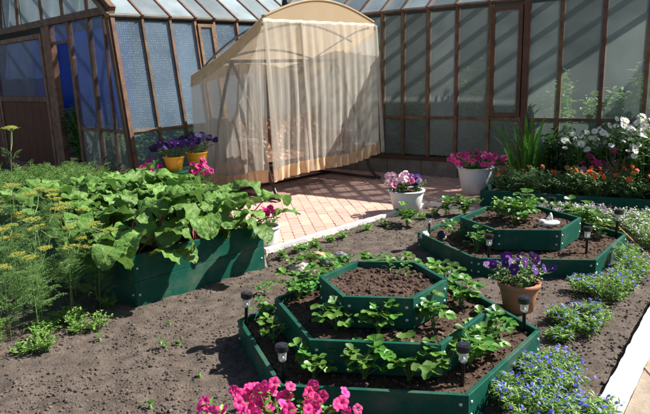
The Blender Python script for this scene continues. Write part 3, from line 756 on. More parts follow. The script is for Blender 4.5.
# the net: four falls with gathered folds
def fold(s, seed, amp): return amp*(noise.noise((s*5.1, seed, 0))+.6*noise.noise((s*13, seed, 4))+.35*math.sin(s*38+seed))
def net_fall(p0, p1, ztop, zbot, nrm, seed, amp=.045, nu=150, nv=26, splay=.0, name='net'):
    p0, p1, nrm = np.array(p0), np.array(p1), np.array(nrm); L = np.linalg.norm(p1-p0)
    def fn(a, b_, zb=None):
        q = p0+(p1-p0)*a; s = a*L
        zt, zo = ztop(a), zbot(a)
        k = b_; o = fold(s+.03*math.sin(k*4+seed), seed, amp)*(.25+.9*k)*min(1, 12*a, 12*(1-a))+splay*k
        q = q+nrm*o; return (q[0], q[1], zt+(zo-zt)*k)
    mb = MB(); grid(mb, lambda a, b_: fn(a, b_*.93), nu, nv); o = mb.build(name, NET, swing, True)
    mb = MB(); 
    def hemf(a, b_): 
        x, y, z = fn(a, 1.0); q = np.array((x, y))+nrm*(.006+.012*b_*math.sin(a*L*55)); zz = zbot(a); return (q[0], q[1], zz+.17-(.17)*b_)
    grid(mb, hemf, nu, 4); mb.build('net_hem', HEM, swing, True)
zf = lambda a: .27+.12*a+.025*math.sin(a*7)
net_fall((0, -.03), (SWL+.03, -.03), lambda a: 2.35, zf, (0, -1), 3.1, splay=.03)
net_fall((-.02, SWD), (0, -.03), lambda a: canz(0, SWD*(1-a))-.1, lambda a: .09+.18*a**2+.02*math.sin(a*9), (-1, 0), 8.3, splay=.05, nu=110)
net_fall((SWL+.03, -.03), (SWL+.02, SWD), lambda a: canz(SWL, SWD*a)-.1, lambda a: .39-.1*a, (1, 0), 12.7, nu=110, splay=.03)
net_fall((SWL, SWD+.02), (0, SWD+.02), lambda a: canz(SWL*(1-a), SWD)-.1, lambda a: .3-.18*a, (0, 1), 17.2, splay=.02)
# gathered strips of net hanging at the corners
for (x, y, zb, w) in ((.0, -.04, .3, .05), (SWL+.02, -.04, .42, .03), (.62, -.05, .34, .02)):
    mb = MB(); grid(mb, lambda a, b_: (x+(a-.5)*w*(1+1.6*b_)+.08*b_, y-.015*math.sin(a*22)-.03*b_, 2.33+(zb-2.33)*b_), 14, 14); mb.build('net_gather', NET, swing, True)

# ------------------------------------------------------------------ leaves and flowers
def batch(V, F, Ms):
    V = np.asarray(V, float); Ms = np.asarray(Ms); n = len(Ms); k = len(V)
    W_ = np.einsum('nij,kj->nki', Ms[:, :3, :3], V)+Ms[:, None, :3, 3]
    out = W_.reshape(-1, 3)
    faces = [tuple(i+q*k for i in f) for q in range(n) for f in F]
    return out, faces
def orient(p, d, s=1., roll=0., w=1.):
    d = Vector(d).normalized(); x = d.cross(Vector((0, 0, 1)))
    if x.length < 1e-3: x = Vector((1, 0, 0))
    x.normalize(); z = x.cross(d); 
    if roll: R = Matrix.Rotation(roll, 3, d); x = R @ x; z = R @ z
    return np.array([[x[0]*s*w, d[0]*s, z[0]*s, p[0]], [x[1]*s*w, d[1]*s, z[1]*s, p[1]], [x[2]*s*w, d[2]*s, z[2]*s, p[2]], [0, 0, 0, 1]])
LEAF = ([(0, 0, 0), (-.26, .38, .07), (0, .4, 0), (.26, .38, .07), (-.18, .74, .03), (0, .75, -.03), (.18, .74, .03), (0, 1, -.1)],
        [(0, 2, 1), (0, 3, 2), (1, 2, 5, 4), (2, 3, 6, 5), (4, 5, 7), (5, 6, 7)])
NARROW = ([(0, 0, 0), (-.09, .4, .02), (.09, .4, .02), (0, 1, -.12)], [(0, 2, 3, 1)])
def qbez(a, b_, c_, t): return tuple(a[i]*(1-t)**2+2*b_[i]*t*(1-t)+c_[i]*t*t for i in range(3))
def petunia_mesh(name, material, throat):
    mb = MB(); n = 25; rings = [(.0, -.5, 1), (.12, -.3, 1), (.3, -.08, 0), (.62, .02, 0), (1., -.04, 0)]
    v = [];
    for k, (r, z, _) in enumerate(rings):
        for j in range(n):
            t = 2*math.pi*j/n; lob = 1-.16*abs(math.cos(2.5*t))**3*(r**2); v.append((r*lob*math.cos(t), r*lob*math.sin(t), z+.09*math.sin(t*7+1)*r**2))
    for k in range(len(rings)-1):
        f = [(k*n+j, k*n+(j+1) % n, (k+1)*n+(j+1) % n, (k+1)*n+j) for j in range(n)]
        mb.add([], [], 0)
        mb.f += f; mb.mi += [rings[k+1][2]]*n
    mb.v = [np.array(v)]; mb.n = len(v)
    return mb.mesh(name, [material, throat], True)
def pansy_mesh(name, material, eye):
    mb = MB()
    for (ang, r, d, z) in ((60, .62, .45, -.06), (120, .62, .45, -.07), (10, .5, .48, .0), (170, .5, .48, -.01), (270, .62, .5, .04)):
        a = math.radians(ang); c_ = (d*math.cos(a), d*math.sin(a)); n = 12
        v = [(c_[0]*.2, c_[1]*.2, z)]+[(c_[0]+r*math.cos(6.283*j/n)*(1+.06*math.sin(5*j)), c_[1]+r*math.sin(6.283*j/n), z+.05*math.sin(j*2.1)-.05) for j in range(n)]
        mb.add(v, [(0, 1+j, 1+(j+1) % n) for j in range(n)])
    mb.add([(.16*math.cos(6.283*j/8), .16*math.sin(6.283*j/8)-.05, .07) for j in range(8)], [tuple(range(8))], 1)
    return mb.mesh(name, [material, eye], True)
def daisy_mesh():
    mb = MB(); n = 15
    for k in range(n):
        a = 6.283*k/n+random.uniform(-.06, .06); c_, s_ = math.cos(a), math.sin(a); dz = random.uniform(-.12, .08)
        def P(r, w, z): return (r*c_-w*s_, r*s_+w*c_, z)
        mb.add([P(.2, -.06, 0), P(.2, .06, 0), P(.75, .15, dz*.6), P(1, .05, dz), P(1, -.05, dz), P(.75, -.15, dz*.6)], [(0, 5, 4, 3, 2, 1)])
    mb.lathe([(0, .12), (.14, .1), (.24, .03), (.26, -.03)], 10, 1)
    return mb.mesh('daisy', [WFLOW, YCENT], True)
def pom_mesh():
    mb = MB()
    for (R_, z, n) in ((1, 0, 13), (.8, .22, 11), (.55, .4, 9), (.3, .5, 6)):
        for k in range(n):
            a = 6.283*(k+.3*z*9)/n; c_, s_ = math.cos(a), math.sin(a); w = 2.2*R_/n*1.6
            def P(r, ww, zz): return (r*c_-ww*s_, r*s_+ww*c_, zz)
            mb.add([P(.05, 0, z-.05), P(R_*.75, -w, z+.06), P(R_, -w*.6, z-.02), P(R_*1.04, 0, z+.03), P(R_, w*.6, z-.02), P(R_*.75, w, z+.06)], [(0, 5, 4, 3, 2, 1)])
    return mb.mesh('marigold', ORANGE, True)
THROAT = mat('petal_throat', (.55, .02, .18), .6); WTHROAT = mat('pale_throat', (.85, .75, .7), .6)
PET = {'pink': petunia_mesh('petunia_pink', PINK, THROAT), 'magenta': petunia_mesh('petunia_magenta', MAGENTA, mat('dark_throat', (.25, .01, .1), .6)),
       'pale': petunia_mesh('petunia_pale', PALEP, ROSE), 'rose': petunia_mesh('petunia_rose', ROSE, WTHROAT)}
PAN = {'purple': pansy_mesh('pansy_purple', PURPLE, YCENT), 'dark': pansy_mesh('pansy_dark', DPURPLE, PURPLE)}
DAISY = daisy_mesh(); POM = pom_mesh()
def flower_obj(root, me, p, nrm, s, name='flower'):
    n_ = Vector(nrm).normalized(); q = n_.to_track_quat('Z', 'Y').to_matrix().to_4x4() @ rotz(random.uniform(0, 6.28))
    return put(name, me, root, M=TR(*p) @ q @ Matrix.Scale(s, 4))
def herb(name, label, cat, loc, R, H, nst=20, leaf=LEAF, ls=.04, lw=1., lps=8, lmat=BUSHG, group=None, flowers=(), droop=.25, ex=1., ey=1., base_r=.25, stem_r=.0022, blobs=None, smat=STEM, low=.15, fz=.0, rz=0., spread=.45):
    """stems fanning from a base, leaves along them, flowers at the tips; flowers = (mesh, count, size)"""
    root = thing(name, label, cat, loc, group, rz)
    st = MB(); Ms = []; tips = []
    for k in range(nst):
        a = random.uniform(0, 6.283); r = R*math.sqrt(random.random()); h = H*(1-droop*(r/R)**2)*random.uniform(.72, 1.05)
        b0 = (base_r*r*math.cos(a)*ex, base_r*r*math.sin(a)*ey, -.01); e = (r*math.cos(a)*ex, r*math.sin(a)*ey, h); c_ = ((b0[0]+e[0])*.35, (b0[1]+e[1])*.35, h*.75)
        pts = [qbez(b0, c_, e, t) for t in (0, .3, .6, .85, 1)]
        st.tube(pts, [stem_r, stem_r, stem_r*.9, stem_r*.7, stem_r*.5], 4, cap=False)
        tips.append((e, (e[0]-c_[0], e[1]-c_[1], e[2]-c_[2])))
        for q in range(lps):
            t = random.uniform(low, 1)**.8; p = qbez(b0, c_, e, t); an = random.uniform(0, 6.283)
            d = (math.cos(an), math.sin(an), random.uniform(-.35, .8)); s = ls*random.uniform(.6, 1.25)*(1.15-.5*t)
            Ms.append(orient(p, d, s, random.uniform(-.5, .5), lw))
    st.build('stems', smat, root)
    V, F = batch(leaf[0], leaf[1], Ms); mb = MB(); mb.add(V, F); mb.build('foliage', lmat, root, True)
    tips.sort(key=lambda t: -(t[0][2]+random.random()*H*spread))
    i = 0
    for (me, cnt, s) in flowers:
        for k in range(cnt):
            e, d = tips[i % len(tips)]; j = i//len(tips); i += 1
            jit = .0 if j == 0 else R*.35
            p = (e[0]+random.uniform(-1, 1)*jit, e[1]+random.uniform(-1, 1)*jit, e[2]+.004+fz-abs(jit)*random.random()*.5)
            nr = (d[0]*.7+random.uniform(-.4, .4)+.1, d[1]*.7+random.uniform(-.4, .4)-.35, abs(d[2])*.6+.25)
            flower_obj(root, me, p, nr, s*random.uniform(.8, 1.15))
    if blobs:                                              # tiny blossoms too many to pick apart
        bm_, cnt, s = blobs; T = ([(0, 0, .1)]+[(math.cos(6.283*j/5)*(1 if j % 2 else .8), math.sin(6.283*j/5), 0) for j in range(5)], [(0, 1+j, 1+(j+1) % 5) for j in range(5)])
        Ms = []
        for k in range(cnt):
            e, d = random.choice(tips); p = (e[0]+random.gauss(0, R*.07), e[1]+random.gauss(0, R*.07), e[2]+random.uniform(-.35, .25)*H*.45)
            Ms.append(orient(p, (random.uniform(-1, 1), random.uniform(-1, .2)+.5, random.uniform(-.6, .6)), s*random.uniform(.7, 1.3)))
        V, F = batch(*T, Ms); mb = MB(); mb.add(V, F); o = mb.build('blossoms', bm_, root); o['kind'] = 'stuff'
    return root

# strawberry leaves: three toothed leaflets on one stalk
def straw_leaf(var):
    rnd = random.Random(var); mb = MB(); h = .085+.075*rnd.random(); out = .035+.06*rnd.random()
    top = (0, out, h); mb.tube([qbez((0, 0, -.01), (0, out*.2, h*.8), top, t) for t in (0, .35, .7, 1)], [.0022, .002, .0018, .0014], 4, 1, cap=False)
    for ang in (-80, 0, 80):
        a = math.radians(ang+rnd.uniform(-8, 8)); L = .042+.014*rnd.random(); Wd = .02+.005*rnd.random(); n = 7
        v, f = [], []
        dip = rnd.uniform(-.25, .1)
        for j in range(n):
            t = j/(n-1); w = Wd*math.sin(math.pi*min(1, .05+t*.93)**1.25)**.75; tooth = (1.12 if j % 2 else .9)
            z0 = dip*L*t*t
            v += [(-w*tooth, L*t, z0+.35*w), (-w*.5, L*t, z0+.12*w), (0, L*t, z0-.08*w), (w*.5, L*t, z0+.12*w), (w*tooth, L*t, z0+.35*w)]
        f = [(j*5+i, j*5+i+1, (j+1)*5+i+1, (j+1)*5+i) for j in range(n-1) for i in range(4)]
        mb.add(v, f, 0, TR(*top) @ rotz(-a) @ Matrix.Rotation(rnd.uniform(-.25, .35), 4, 'X'))
    return mb.mesh('strawberry_leaf', [STRAW, STEM], True)
SLEAF = [straw_leaf(i) for i in range(9)]
def strawberry(x, y, z, label, group, n=11, s=1., name='strawberry_plant'):
    root = thing(name, label, 'strawberry', (x, y, z-.004), group)
    cr_ = MB(); cr_.lathe([(0.0, .022), (.009, .016), (.012, 0), (.008, -.03)], 7); cr_.build('crown', STEM, root, True)
    n = int(n*1.6)
    for k in range(n):
        a = 6.283*k/n*1.9+random.uniform(-.4, .4); q = k/n
        put('leaf', random.choice(SLEAF), root, M=rotz(a) @ Matrix.Rotation(.35-.55*q+random.uniform(-.15, .15), 4, 'X') @ Matrix.Scale(s*random.uniform(.7, 1.15), 4))
    return root
def side_word(bed, x, y):
    a = (math.degrees(math.atan2(y-bed[1], x-bed[0])-bed[2])) % 360
    return ['side facing the terracotta pot', 'side facing the paving', 'side facing the white edging strip', 'side facing the tall planter', 'side facing the pink petunias', 'side facing the lobelia'][int(a//60)]
def hz(bed, hs, k, x, y): return hs[k](x-bed[0], y-bed[1])
G1 = 'strawberries in the lowest tier of the three-tier bed'; G2 = 'strawberries in the middle tier of the three-tier bed'
for (x, y, s, n) in [(-.41, 3.70, .8, 9), (-.33, 3.36, .85, 9), (-.09, 2.95, 1., 12), (.17, 2.89, 1.1, 14), (.4, 2.87, 1.15, 15), (.53, 2.90, 1.05, 13), (.74, 3.0, 1.2, 15), (.97, 3.3, 1., 11), (.85, 3.14, 1.05, 12)]:
    strawberry(x, y, hz(BED1, hs1, 0, x, y), 'strawberry in the three-tier bed\'s lowest tier, '+side_word(BED1, x, y), G1, n, s)
for (x, y, s, n) in [(-.19, 3.66, 1.05, 13), (-.12, 3.85, 1.1, 13), (.04, 3.2, 1.1, 14), (.27, 3.12, 1.0, 12), (.58, 3.17, 1.05, 12), (.8, 3.48, 1.05, 12), (.76, 3.76, 1.15, 13), (.1, 3.98, 1., 11), (.3, 4.02, 1., 11), (.5, 3.95, 1.1, 12)]:
    strawberry(x, y, hz(BED1, hs1, 1, x, y), 'strawberry in the three-tier bed\'s middle tier, '+side_word(BED1, x, y), G2, n, s)
for (x, y, s, n) in [(.48, 3.62, .45, 5), (.4, 3.74, .4, 4)]:
    strawberry(x, y, hz(BED1, hs1, 2, x, y), 'tiny seedling in the top tier of the three-tier bed', 'seedlings in the top tier', n, s, 'seedling')['category'] = 'seedling'
G3 = 'strawberries in the lower tier of the two-tier bed'
for (x, y, s, n) in [(1.31, 5.1, 1.05, 11), (1.18, 5.5, .9, 9), (2.55, 5.62, 1.25, 15), (2.44, 5.85, 1.3, 15), (2.5, 5.4, .9, 9)]:
    strawberry(x, y, hz(BED2, hs2, 0, x, y), 'leafy strawberry plant in the lower tier of the two-tier bed', G3, n, s)
for (x, y, s, n) in [(1.72, 5.42, 1.25, 15), (1.87, 5.55, 1.2, 14), (1.98, 5.82, 1.2, 13), (1.66, 5.68, 1.1, 12)]:
    strawberry(x, y, hz(BED2, hs2, 1, x, y), 'leafy strawberry plant in the upper tier of the two-tier bed', 'strawberries in the upper tier of the two-tier bed', n, s)
for (x, y, s, n) in [(.89, 6.46, 1.3, 16), (1.6, 6.85, 1.3, 15), (1.42, 6.95, 1.1, 12), (-.15, 5.15, 1.0, 11), (-.3, 5.05, .7, 7), (.05, 4.75, 1.1, 12), (-.12, 4.5, 1.05, 12)]:
    strawberry(x, y, .0, 'strawberry plant growing in open soil beside the whitewashed edging', 'strawberries in open soil', n, s)
for (x, y, s, n) in [(-.27, 5.63, .6, 7), (-.1, 5.78, .6, 7), (.03, 5.92, .5, 6), (.16, 6.02, .65, 8), (.44, 6.26, .7, 8), (.66, 6.46, .75, 9), (1.1, 6.72, .7, 8), (1.25, 6.9, .7, 8), (-.4, 5.45, .5, 6)]:
    herb('border_seedling', 'small leafy seedling in the soil row along the whitewashed edging', 'seedling', (x, y, 0), .1*s*1.4, .1*s*1.3, 12, ls=.05, lps=5, lmat=BRIGHTG, group='seedlings along the edging')
for (x, y, s, n) in [(-.49, 4.47, .7, 5), (-1.04, 3.59, .35, 4), (-.96, 3.62, .3, 4), (-.94, 2.87, .3, 4), (-1.1, 3.95, .25, 3), (-1.51, 3.74, .3, 4), (-.75, 3.2, .22, 3)]:
    strawberry(x, y, .0, 'tiny weed sprouting from the bare soil', 'weeds in the bare soil', n, s, 'weed')['category'] = 'weed'

# ------------------------------------------------------------------ beets, carrots, dill
def beet_leaf(var):
    rnd = random.Random(100+var); mb = MB(); hp = rnd.uniform(.13, .3); op = rnd.uniform(.05, .17)
    top = (0, op, hp); p0 = (0, 0, -.02); c_ = (0, op*.25, hp*.75)
    mb.tube([qbez(p0, c_, top, t) for t in (0, .3, .6, .85, 1)], [.008, .007, .006, .0055, .005], 5, 1, cap=False)
    L = rnd.uniform(.25, .37); Wd = L*rnd.uniform(.26, .33); nu, nv = 10, 20; v = []; uvs = []
    th0 = rnd.uniform(.55, 1.35); cur = rnd.uniform(1.1, 3.3); y, z = op, hp
    twist = rnd.uniform(-.5, .5); side = rnd.uniform(-.12, .12); f1, f2 = rnd.uniform(10, 14), rnd.uniform(21, 27)
    for j in range(nv+1):
        t = j/nv; th = th0-cur*t**1.3
        if j: y += math.cos(th)*L/nv; z += math.sin(th)*L/nv
        w = Wd*(min(1, (t/.22+.12))**.8)*(1-max(0, (t-.5)/.5)**2.2)**.62 if t < 1 else Wd*.03
        for i in range(nu+1):
            a = i/nu*2-1; ea = abs(a)**1.6
            ruf = (.021*math.sin(t*f1+var+(2.6 if a > 0 else 0))+.007*math.sin(t*f2+2*var+(1.3 if a > 0 else 0)))*ea
            pucker = .011*math.sin(t*33+var-abs(a)*5)*(1-abs(a)*.4)*(abs(a) > .1)
            edge = 1+.035*math.sin(t*f2*.8+var*3+a)*ea
            lift = (.38*w*abs(a)**1.3)*(1-1.3*t)+ruf*min(1, w/Wd*1.3)+pucker
            v.append((a*w*edge+side*L*t*t, y-math.sin(th)*lift, z+math.cos(th)*lift+twist*a*w*t)); uvs.append((i/nu, t))
    f = [(j*(nu+1)+i, j*(nu+1)+i+1, (j+1)*(nu+1)+i+1, (j+1)*(nu+1)+i) for j in range(nv) for i in range(nu)]
    base = mb.n; mb.add(v, f, 0); me = mb.mesh('beet_leaf', [BEET, PETIOLE], True)
    ul = me.uv_layers.new(name='UVMap')
    for lp in me.loops:
        k = lp.vertex_index-base; ul.data[lp.index].uv = uvs[k] if k >= 0 else (.2, .03)
    return me
BLEAF = [beet_leaf(i) for i in range(18)]
def yard(u, v, z=0): p = PL0+A2*u+B2*v; return (p[0], p[1], z)
ROWW = ['first', 'second', 'third', 'fourth', 'fifth', 'sixth', 'seventh', 'eighth', 'ninth']
def place_word(i, n, near, far):
    return 'beside the '+near if i == 0 else ('beside the '+far if i == n-1 else 'in the middle')
for j in range(8):
    for i in range(5):
        u, v = .08+i*.27+random.uniform(-.05, .05), .12+j*.29+random.uniform(-.06, .06)
        lab = 'beet, %s row from the planter\'s sunlit end, %s' % (ROWW[j], ['beside the shaded long side', 'second from the shaded side', 'in the middle', 'second from the paving side', 'beside the paving'][i])
        root = thing('beet_plant', lab, 'beet', yard(u, v, PLH-.075), 'beets in the tall planter')
        for k in range(8):
            a = 6.283*k/8+random.uniform(-.4, .4); s = random.uniform(.78, 1.15)
            if random.random() < .2: s *= .7
            put('leaf', random.choice(BLEAF), root, M=rotz(a) @ Matrix.Rotation(random.uniform(-.55 if i in (0, 4) or j == 0 else -.3, .25), 4, 'X') @ Matrix.Scale(s, 4))
def feather_leaf(rnd, L=.3, fine=11, thick=.0011):
    """one divided leaf: a curving stalk with thread-like pinnae"""
    V, F = [], []
    def thread(p, d, l, w):
        p = Vector(p); d = Vector(d).normalized(); s = d.cross(Vector((rnd.uniform(-1, 1), rnd.uniform(-1, 1), .8))).normalized()*w; n = len(V)
        V.extend([tuple(p-s), tuple(p+s), tuple(p+d*l)]); F.append((n, n+1, n+2))
    pts = [qbez((0, 0, 0), (0, L*.15, L*.7), (0, L*.6, L*.8), t/fine) for t in range(fine+1)]
    for i in range(fine): thread(pts[i], Vector(pts[i+1])-Vector(pts[i]), (Vector(pts[i+1])-Vector(pts[i])).length*1.15, thick*1.5)
    for i in range(fine//3, fine+1):
        t = i/fine; l = L*.3*(1.15-t)
        for sgn in (-1, 1):
            d = Vector((sgn, .55, rnd.uniform(-.1, .5))).normalized(); p = Vector(pts[i]); thread(p, d, l, thick)
            for k in range(5):
                q = p+d*l*(.25+k*.16); thread(q, d+Vector((rnd.uniform(-1, 1), rnd.uniform(-1, 1), rnd.uniform(-.8, 1))), l*.42, thick)
                thread(q, d+Vector((rnd.uniform(-1, 1), rnd.uniform(-1, 1), rnd.uniform(-.8, 1))), l*.36, thick)
    return np.array(V), F
FE = [feather_leaf(random.Random(i), thick=.0021) for i in range(5)]; DI = [feather_leaf(random.Random(50+i), fine=13, thick=.0014) for i in range(5)]
def feathery(root, tmpl, n, spread, s0, material, base=(0, 0, 0), name='foliage', elev=(0, 0)):
    mb = MB()
    for k in range(n):
        V, F = random.choice(tmpl); M = TR(base[0]+random.gauss(0, spread), base[1]+random.gauss(0, spread), base[2]+random.uniform(*elev)) @ rotz(random.uniform(0, 6.28)) @ Matrix.Rotation(random.uniform(-.3, .3), 4, 'X') @ Matrix.Scale(s0*random.uniform(.7, 1.15), 4)
        mb.add(V, F, 0, M)
    return mb.build(name, material, root)
for j in range(7):
    for i in range(6):
        u, v = .1+i*.21+random.uniform(-.04, .04), 2.5+j*.25+random.uniform(-.05, .05)
        root = thing('carrot_plant', 'feathery carrot top, %s carrot row behind the beets, %s' % (ROWW[j], place_word(i, 6, 'shaded long side', 'paving side')), 'carrot', yard(u, v, PLH-.065), 'carrots in the tall planter')
        feathery(root, FE, 11, .03, 1.25, FEATH)
        tp = MB(); tp.lathe([(0, .012), (.012, .006), (.013, -.01)], 7); tp.build('root_top', ORANGE, root, True)
def dill(x, y, H, lean, label, group='dill plants beside the tall planter', umb=3, dens=2.4):
    root = thing('dill_plant', label, 'dill', (x, y, -.01), group); st = MB(); a0 = random.uniform(0, 6.28)
    top = (lean*math.cos(a0), lean*math.sin(a0), H); mid = (0, 0, H*.6)
    P = lambda t: qbez((0, 0, 0), mid, top, t)
    st.tube([P(t/6) for t in range(7)], [.005-.0006*t for t in range(7)], 5)
    def umbel(c, r, axis):
        um = MB()
        for k in range(20):
            an = random.uniform(0, 6.28); rr = r*math.sqrt(random.random()); e = (c[0]+rr*math.cos(an), c[1]+rr*math.sin(an), c[2]+.035-.2*rr*rr/r)
            st.tube([c, e], .0009, 3, cap=False)
            for q in range(9):
                p = (e[0]+random.gauss(0, .008), e[1]+random.gauss(0, .008), e[2]+random.uniform(-.003, .008))
                v_, f_ = batch(IV*.0032, IF[::2].tolist(), [np.array(TR(*p))]); um.add(v_, f_)
        um.build('umbel', UMBEL, root)
    umbel(top, .06, None)
    for k in range(umb-1):
        t = random.uniform(.6, .85); b0 = P(t); an = random.uniform(0, 6.28); e = (b0[0]+.14*math.cos(an), b0[1]+.14*math.sin(an), b0[2]+random.uniform(.05, .16))
        st.tube([b0, ((b0[0]*.4+e[0]*.6), (b0[1]*.4+e[1]*.6), b0[2]*.5+e[2]*.5-.02), e], [.003, .0025, .002], 4); umbel(e, .045, None)
    st.build('stalk', STEM, root)
    fm = MB()
    for k in range(int(13*dens)):
        t = random.uniform(.08, .8); p = P(t); V, F = random.choice(DI)
        fm.add(V, F, 0, TR(*p) @ rotz(random.uniform(0, 6.28)) @ Matrix.Rotation(random.uniform(-.5, .1), 4, 'X') @ Matrix.Scale(random.uniform(.55, .95)*(1.1-.4*t), 4))
    fm.build('foliage', DILLG, root)
    return root
for (x, y, H, ln) in [(-2.02, 4.05, .72, .1), (-2.2, 4.15, .8, .1), (-2.1, 4.35, .85, .12), (-2.35, 4.4, .8, .1), (-1.9, 4.3, .78, .1), (-2.3, 4.0, .6, .1), (-2.45, 4.6, .9, .1), (-1.98, 3.9, .5, .06), (-2.12, 3.8, .5, .06), (-2.2, 3.6, .42, .05), (-1.8, 4.5, .6, .08), (-2.0, 4.6, .75, .1), (-1.72, 4.35, .45, .06), (-2.25, 4.75, .8, .1), (-1.85, 4.15, .5, .06)]:
    dill(x, y, H, ln, ('tall' if H > .7 else 'short' if H < .55 else 'medium')+' flowering dill with yellow umbels growing '+('close against the tall planter' if x > -2.05 else 'away from the tall planter'))
dill(-2.62, 5.0, 1.3, .08, 'tallest dill with its umbel standing against the greenhouse door', None, 3, .6)
for (x, y) in [(-2.3, 3.45), (-2.1, 3.4), (-1.95, 3.95), (-2.4, 3.6), (-2.14, 3.96), (-2.0, 4.0), (-1.84, 4.02), (-1.7, 4.12), (-1.58, 4.22), (-1.95, 3.72), (-2.05, 3.64), (-1.85, 3.87), (-2.2, 3.78), (-1.72, 3.98), (-2.3, 3.9), (-1.9, 3.6)]:
    herb('ground_weed', 'low bright green weed at the foot of the dill', 'weed', (x+random.uniform(-.16, .16), y+random.uniform(-.12, .12), 0), random.uniform(.09, .15), random.uniform(.06, .13), 22, ls=.032, lps=8, lmat=BRIGHTG, group='weeds at the foot of the dill')
# onions at the far end of the beet rows
for (u, v) in ((1.12, .75), (1.05, .95), (.95, .9)):
    root = thing('onion', 'onion with long thin pale blades among the beets', 'onion', yard(u, v, PLH-.065), 'onions among the beets')
    for k in range(6):
        a = random.uniform(0, 6.28); r = random.uniform(.05, .2); h = random.uniform(.32, .5); mb = MB()
        mb.tube([qbez((0, 0, 0), (0, 0, h*.7), (r*math.cos(a), r*math.sin(a), h), t/5) for t in range(6)], [.005, .0048, .0042, .0035, .0025, .0008], 5); mb.build('blade', BRIGHTG, root, True)

# ------------------------------------------------------------------ pots
def pot(name, label, cat, loc, r0, r1, h, material, ribs=0, group=None, rim=.02):
    root = thing(name, label, cat, loc, group); n = 48; mb = MB(); v = []
    prof = [(r0*.9, 0), (r0, .004), (r0+(r1-r0)*.5, h*.5), (r1*.985, h-rim*1.2), (r1*.99, h-rim)]
    for (r, z) in prof:
        for j in range(n):
            t = 6.283*j/n; rr = r*(1+(.025*(1 if (j*ribs//n*2+j) % 2 else 0) if ribs and 0.02*h < z < h-rim else 0)); v.append((rr*math.cos(t), rr*math.sin(t), z))
    k = len(prof); mb.add(v, [(i*n+j, i*n+(j+1) % n, (i+1)*n+(j+1) % n, (i+1)*n+j) for i in range(k-1) for j in range(n)]+[tuple(reversed(range(n)))])
    mb.lathe([(r1*.86, h*.55), (r1*.9, h-.004), (r1*.96, h)], n); body = mb.build('body', material, root, True)
    rm = MB(); rm.lathe([(r1*.985, h-rim), (r1*1.07, h-rim*.9), (r1*1.08, h-.003), (r1*1.04, h), (r1*.9, h), (r1*.88, h-.01)], n); rm.build('rim', material, body, True)
    sl_ = MB(); sl_.lathe([(0, h-.03), (r1*.5, h-.027), (r1*.89, h-.03)], 20); sl_.build('soil', PEAT, root)
    return root
pot('flower_pot', 'white ribbed plastic pot on the paving holding pale pink petunias', 'pot', (.98, 7.15, .0), .15, .205, .27, WPLAS, 1)
herb('petunia_plant', 'pale pink petunias with dark foliage in the white ribbed pot', 'petunia', (.9, 7.13, .24), .22, .22, 44, ls=.06, lps=7, lmat=BUSHG, flowers=[(PET['pale'], 18, .046), (PET['rose'], 7, .042)], droop=.35)
herb('pansy_plant', 'dark purple pansies at the right side of the white ribbed pot', 'pansy', (1.08, 7.12, .24), .15, .19, 24, ls=.05, lps=6, lmat=BUSHG, flowers=[(PAN['purple'], 7, .038), (PAN['dark'], 6, .038)], droop=.3)
pot('flower_pot', 'tall white fluted pot by the greenhouse wall beside the low planter', 'pot', (2.05, 8.15, .0), .17, .23, .36, WPLAS, 1)
herb('petunia_plant', 'crimson pink petunias spilling over the tall white fluted pot', 'petunia', (2.05, 8.12, .33), .4, .24, 60, ls=.06, lps=8, lmat=BUSHG, flowers=[(PET['pink'], 30, .045), (PET['magenta'], 8, .042)], droop=.5)
pot('flower_pot', 'terracotta pot between the two hexagonal beds', 'pot', (1.33, 4.02, -.01), .10, .135, .215, TERRA, 0, rim=.035)
herb('pansy_plant', 'deep purple pansies with light leaves in the terracotta pot', 'pansy', (1.33, 4.02, .17), .23, .21, 54, ls=.045, lps=9, lmat=GREYG, flowers=[(PAN['purple'], 19, .034)], droop=.45, base_r=.4)
pot('flower_pot', 'small white pot tucked behind the tall planter corner', 'pot', (-.6, 5.82, .0), .11, .15, .22, WPLAS, 1)
herb('petunia_plant', 'magenta petunias leaning out from behind the tall planter corner', 'petunia', (-.57, 5.78, .2), .2, .2, 28, ls=.045, lps=6, lmat=BUSHG, flowers=[(PET['magenta'], 15, .035)], droop=.3)
herb('petunia_plant', 'hot pink petunias blooming in front of the three-tier bed', 'petunia', (-.21, 2.36, 0), .32, .35, 90, ls=.045, lps=8, lmat=BRIGHTG, flowers=[(PET['pink'], 84, .028)], ex=1.2, ey=.5, base_r=.5, droop=.2)
# flower stand with two yellow pots
fs = thing('plant_stand', 'thin green metal plant stand behind the beets holding pots', 'plant stand', (-1.88, 7.95, 0))
mb = MB()
for (x, y) in ((-.28, 0), (.28, .05), (0, .28)): mb.tube([(x, y, 0), (x*.8, y*.8, .3), (x*.55, y*.5, .46)], .009, 6)
mb.build('legs', GPLAS, fs, True)
mb = MB(); mb.tube([(.2*math.cos(t*.3142), .2*math.sin(t*.3142)+.05, .36) for t in range(21)], .008, 6); mb.build('ring', GPLAS, fs, True)
mb = MB(); mb.lathe([(0, .45), (.33, .45), (.34, .465), (.33, .48), (0, .48)], 28, M=TR(0, .06, 0)); mb.build('tray', GPLAS, fs, True)
pot('flower_pot', 'yellow pot of purple pansies, the lower one on the plant stand', 'pot', (-1.93, 7.85, .48), .085, .13, .2, YPLAS)
herb('pansy_plant', 'dark purple pansies in the lower yellow pot', 'pansy', (-1.93, 7.85, .66), .28, .22, 44, ls=.045, lps=7, lmat=DARKG, flowers=[(PAN['purple'], 12, .05), (PAN['dark'], 15, .05)], droop=.4)
pot('flower_pot', 'yellow pot half hidden by pansies, raised beside the lower one', 'pot', (-1.68, 8.08, .48), .1, .14, .22, YPLAS)
